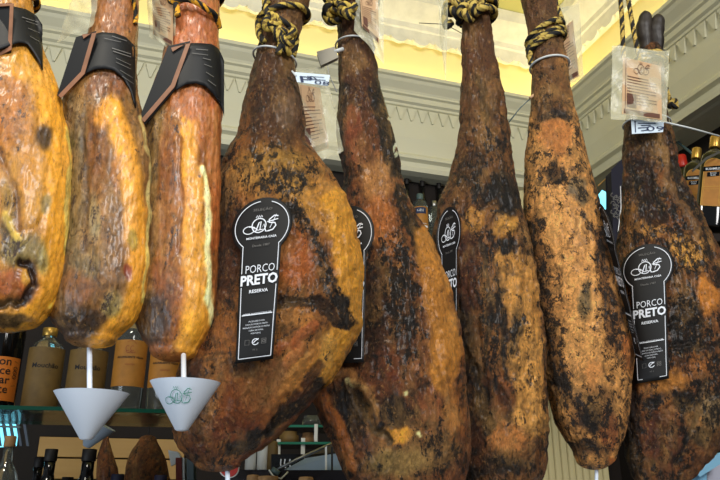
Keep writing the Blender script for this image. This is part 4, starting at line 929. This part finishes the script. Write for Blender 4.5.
# ------------------------------------------------------------------ right niche
def pr_bush(p):
    pass
def whisky(px, py_cap, Y, w, h, label, yaw=.25, big=True):
    R_ = Matrix.Rotation(.25, 3, 'Y') @ Matrix.Rotation(yaw, 3, 'Z')
    top = unp(px, py_cap, Y); base = top-R_ @ Vector((0, 0, h))
    t = empty('whisky_bottle', base, label, 'bottle', 'black square whisky bottles on the right shelf')
    def box_loft(secs, m, name, n=32):
        vs = []; e = 5.0
        for hw_, z in secs:
            for k in range(n):
                a = 2*PI*k/n; c_, s_ = math.cos(a), math.sin(a); rr = hw_[0]/((abs(c_)**hw_[1]+abs(s_)**hw_[1])**(1/hw_[1]))
                vs.append(base+R_ @ Vector((rr*c_, rr*s_, z)))
        m_ = len(secs)
        fs = [(i*n+k, i*n+(k+1) % n, (i+1)*n+(k+1) % n, (i+1)*n+k) for i in range(m_-1) for k in range(n)]+[tuple(range(n))[::-1], tuple((m_-1)*n+k for k in range(n))]
        return link(name, mesh(vs, fs), M[m], t, True)
    W2 = w/2
    box_loft([((W2*.95, 6), 0), ((W2, 6), .006), ((W2, 6), h*.70), ((W2*.92, 5), h*.755), ((W2*.6, 3), h*.81), ((W2*.36, 2), h*.85), ((W2*.34, 2), h*.90)], 'black_glass', 'glass_body')
    box_loft([((W2*.44, 2), h*.87), ((W2*.46, 2), h*.875), ((W2*.46, 2), h*.99), ((W2*.42, 2), h)], 'gold', 'cap')
    fn = lambda o: (lambda u, v: base+R_ @ Vector((u*.001, -W2-o, h*.70-v*.001)))
    W_ = w*1000; a_ = W_*.35
    p = P2(); pts = [(-a_, 150)]+[(-a_*math.cos(PI*i/14), 26-a_*math.sin(PI*i/14)*1.05) for i in range(15)]+[(a_, 150)]
    p.add(pts, [tuple(range(len(pts)))]); p.build('paper_label', M['amber'], fn(.0012), t)
    p = P2(); p.line(pts, 1.6, True); p.line([(-a_, 92), (a_, 88)], 1.2); p.line([(-a_, 100), (a_, 96)], .8); p.line([(-a_+4, 146), (-a_+4, 24), (0, 12), (a_-4, 24), (a_-4, 146)], .8); p.build('gold_border', M['gold'], fn(.0018), t)
    p = P2(); p.add([(-a_-1, 30), (a_+1, 22), (a_+1, 37), (-a_-1, 45)], [(0, 1, 2, 3)]); p.add([(-a_*.6, 47), (a_*.7, 42), (a_*.7, 56), (-a_*.6, 61)], [(0, 1, 2, 3)]); p.build('sash', M['black_glass'], fn(.0022), t)
    p = P2(); p.text('BUSHMILLS', 9.5, 0, 38, rot=-.12, sx=.95*W_/80, bold=.02); p.text('BLACK', 6, 1, 50.5, rot=-.08, sx=.9); p.text('BUSH', 6, 1, 57, rot=-.08, sx=.9); p.build('lettering', M['sash_white'], fn(.0028), t)
    return t
whisky(716, 137, 1.80, .068, .30, 'larger black square whisky bottle with amber label and gold cap at the right edge', -.38)
whisky(697, 149, 1.98, .062, .29, 'black square whisky bottle with amber label, left of and behind the larger one', -.38)
q = unp(681, 157, 2.4)
t = bottle((q.x, q.y, q.z-.26), .033, .26, 'black_glass', 'red', 'bottle with a bright red cap left of the whisky bottles', 'bottles beside the whisky on the right shelf')
MB().lathe([(.017, .215), (.0185, .22), (.0185, .262), (.015, .266)], (q.x, q.y, q.z-.26), 24).build('cap_collar', M['red'], t, True)
mb = MB(); rz = unp(716, 137, 1.80).z-.30
tag(MB().frame_box((.98, 1.92, rz-.024), (.18, 0, 0), (0, .16, 0), (0, 0, .012)).build('wall_shelf', M['darkwood'], bevel=.002), 'dark wooden shelf under the whisky bottles at the right edge', 'shelf')
# carton leaning beside the bottle
tag(plate([(692, 170), (706, 157), (722, 150), (722, 152), (707, 159.5), (693, 172)], 1.74, .003).build('folded_flap', mat('grey_card', (60, 58, 50), .6)), 'thin dark card flap leaning on the larger whisky bottle', 'card')
# grey-green frame struts in the niche
G_S = 'grey-green struts under the right cornice'
for i, (a, b, r_, lab) in enumerate((((664, 138), (722, 128), .010, 'upper'), ((660, 128), (700, 160), .006, 'lower'), ((700, 100), (722, 122), .006, 'short'), ((672, 152), (722, 108), .006, 'rising'))):
    A, B = unp(*a, 2.6), unp(*b, 2.45); d_ = (B-A)
    tag(MB().tube([A, B], r_, 4).build('strut', M['teal']), ['thickest grey-green strut running level in the dark niche under the right cornice', 'thin grey-green strut slanting down behind the red-capped bottle', 'short grey-green strut at the right edge just under the cornice', 'thin grey-green strut rising to the right in the dark niche'][i], 'strut', G_S)
# violet carton and filigree, diamond of daylight
t = tag(plate([(612, 170), (624, 158), (640, 168), (640, 300), (616, 300)], 2.2, .06).build('gift_box', M['blue'], bevel=.003), 'violet-blue gift box with silver filigree between the slim tan ham and the right-hand ham', 'box')
p = P2()
for k in range(9):
    y = 195+k*2.8; p.arc(613+(k % 3)*3.2, y, 2.2, 2.0, k, k+4.6, .6, 10); p.arc(618-(k % 2)*3, y+1, 1.8, 1.6, k*2, k*2+4, .6, 10)
p.build('filigree', M['sash_grey'], lambda u, v: unp(u, v, 2.195), t)
p = P2(); p.line([(620.5, 186), (621, 208), (618, 232)], .9); p.build('ribbon_edge', M['steel'], lambda u, v: unp(u, v, 2.193), t)
tag(plate([(592, 203), (602, 190), (606, 192), (606, 209), (600, 209)], 2.45, .004).build('window_1', M['window']), kind='structure')
tag(MB().tube([unp(598, 186, 2.3), unp(618, 168, 2.28)], .003, 8).build('strut', M['lightwood']), 'thin pale stick above the violet-blue gift box', 'strut', None)
# pale blue boxes bottom right
for i, (qd, lab) in enumerate((([(694, 470), (722, 452), (722, 462), (700, 476)], 'pale blue box, uppermost at the bottom right corner'), ([(684, 476), (706, 472), (706, 486), (684, 486)], 'pale blue box, leftmost at the bottom right corner'), ([(708, 466), (722, 464), (722, 486), (708, 486)], 'pale blue box in the extreme bottom right corner'))):
    tag(plate(qd, 1.9+.03*i, .05).build('carton', M['cyan'] if i != 2 else mat('pale_pink', (190, 190, 205), .5), bevel=.002), lab, 'box', 'pale boxes at the bottom right')
flo = wallq('floor', mat('floor_tile', (120, 105, 85), .5, noise=.3, nscale=3), [(-2.4, -2.2, 0), (2.2, -2.2, 0), (2.2, 3.3, 0), (-2.4, 3.3, 0)])
q = unp(704, 488, 1.95)
tag(MB().frame_box((q.x, 1.97, q.z-.02), (.07, 0, 0), (0, .09, 0), (0, 0, .018)).build('carton_shelf', M['darkwood'], bevel=.002), 'dark shelf under the pale blue boxes at the bottom right', 'shelf')
# overhead rail
tag(MB().tube([(-1.1, .72, RZ), (-.2, .86, RZ), (.2, .98, RZ), (.9, 1.24, RZ)], .012, 12).build('hanging_rail', M['steel'], smooth=True), 'steel rail above the frame that the ropes are tied to', 'rail')

# ------------------------------------------------------------------ light
def area(name, loc, target, size, power, col, sy=None):
    l = bpy.data.lights.new(name, 'AREA'); l.energy = power; l.color = col; l.size = size
    if sy: l.shape = 'RECTANGLE'; l.size_y = sy
    o = bpy.data.objects.new(name, l); COL.objects.link(o); o.location = loc
    d = Vector(target)-Vector(loc); o.rotation_euler = d.to_track_quat('-Z', 'Y').to_euler(); return o
area('shop_window_light', (1.3, -1.7, 3.3), (0, 1.0, 2.0), 1.0, 78, (1.0, .98, .95))
area('street_daylight', (-2.0, -1.2, 1.2), (0, 1.0, 1.8), 1.4, 34, (.80, .90, 1.0))  # added cool fill from low left, brightening the drip cones from beneath
area('ceiling_lamp_light', (-.5, -.2, 3.5), (-.1, 1.1, 1.9), .3, 18, (1.0, .93, .80))
zc_ = z0+.03
A = W(LA/2, .07, zc_); 
l = area('cove_light_left', A, A+Vector((0, 0, 1)), .04, 4.0, (1, .86, .50), 1); l.data.size = LA; l.data.size_y = .05
l.rotation_euler = (PI, 0, az)
B = W(.07, LB/2, zc_); l = area('cove_light_right', B, B+Vector((0, 0, 1)), .04, 3.4, (1, .86, .50), 1); l.data.size = LB; l.data.size_y = .05; l.rotation_euler = (PI, 0, az-PI/2)
w = bpy.data.worlds.new('world'); S.world = w; w.use_nodes = True; bg = w.node_tree.nodes['Background']
bg.inputs[0].default_value = (.75, .86, 1.0, 1); bg.inputs[1].default_value = .17
S.view_settings.view_transform = 'Standard'; S.view_settings.look = 'None'; S.view_settings.exposure = .08; S.view_settings.gamma = 1
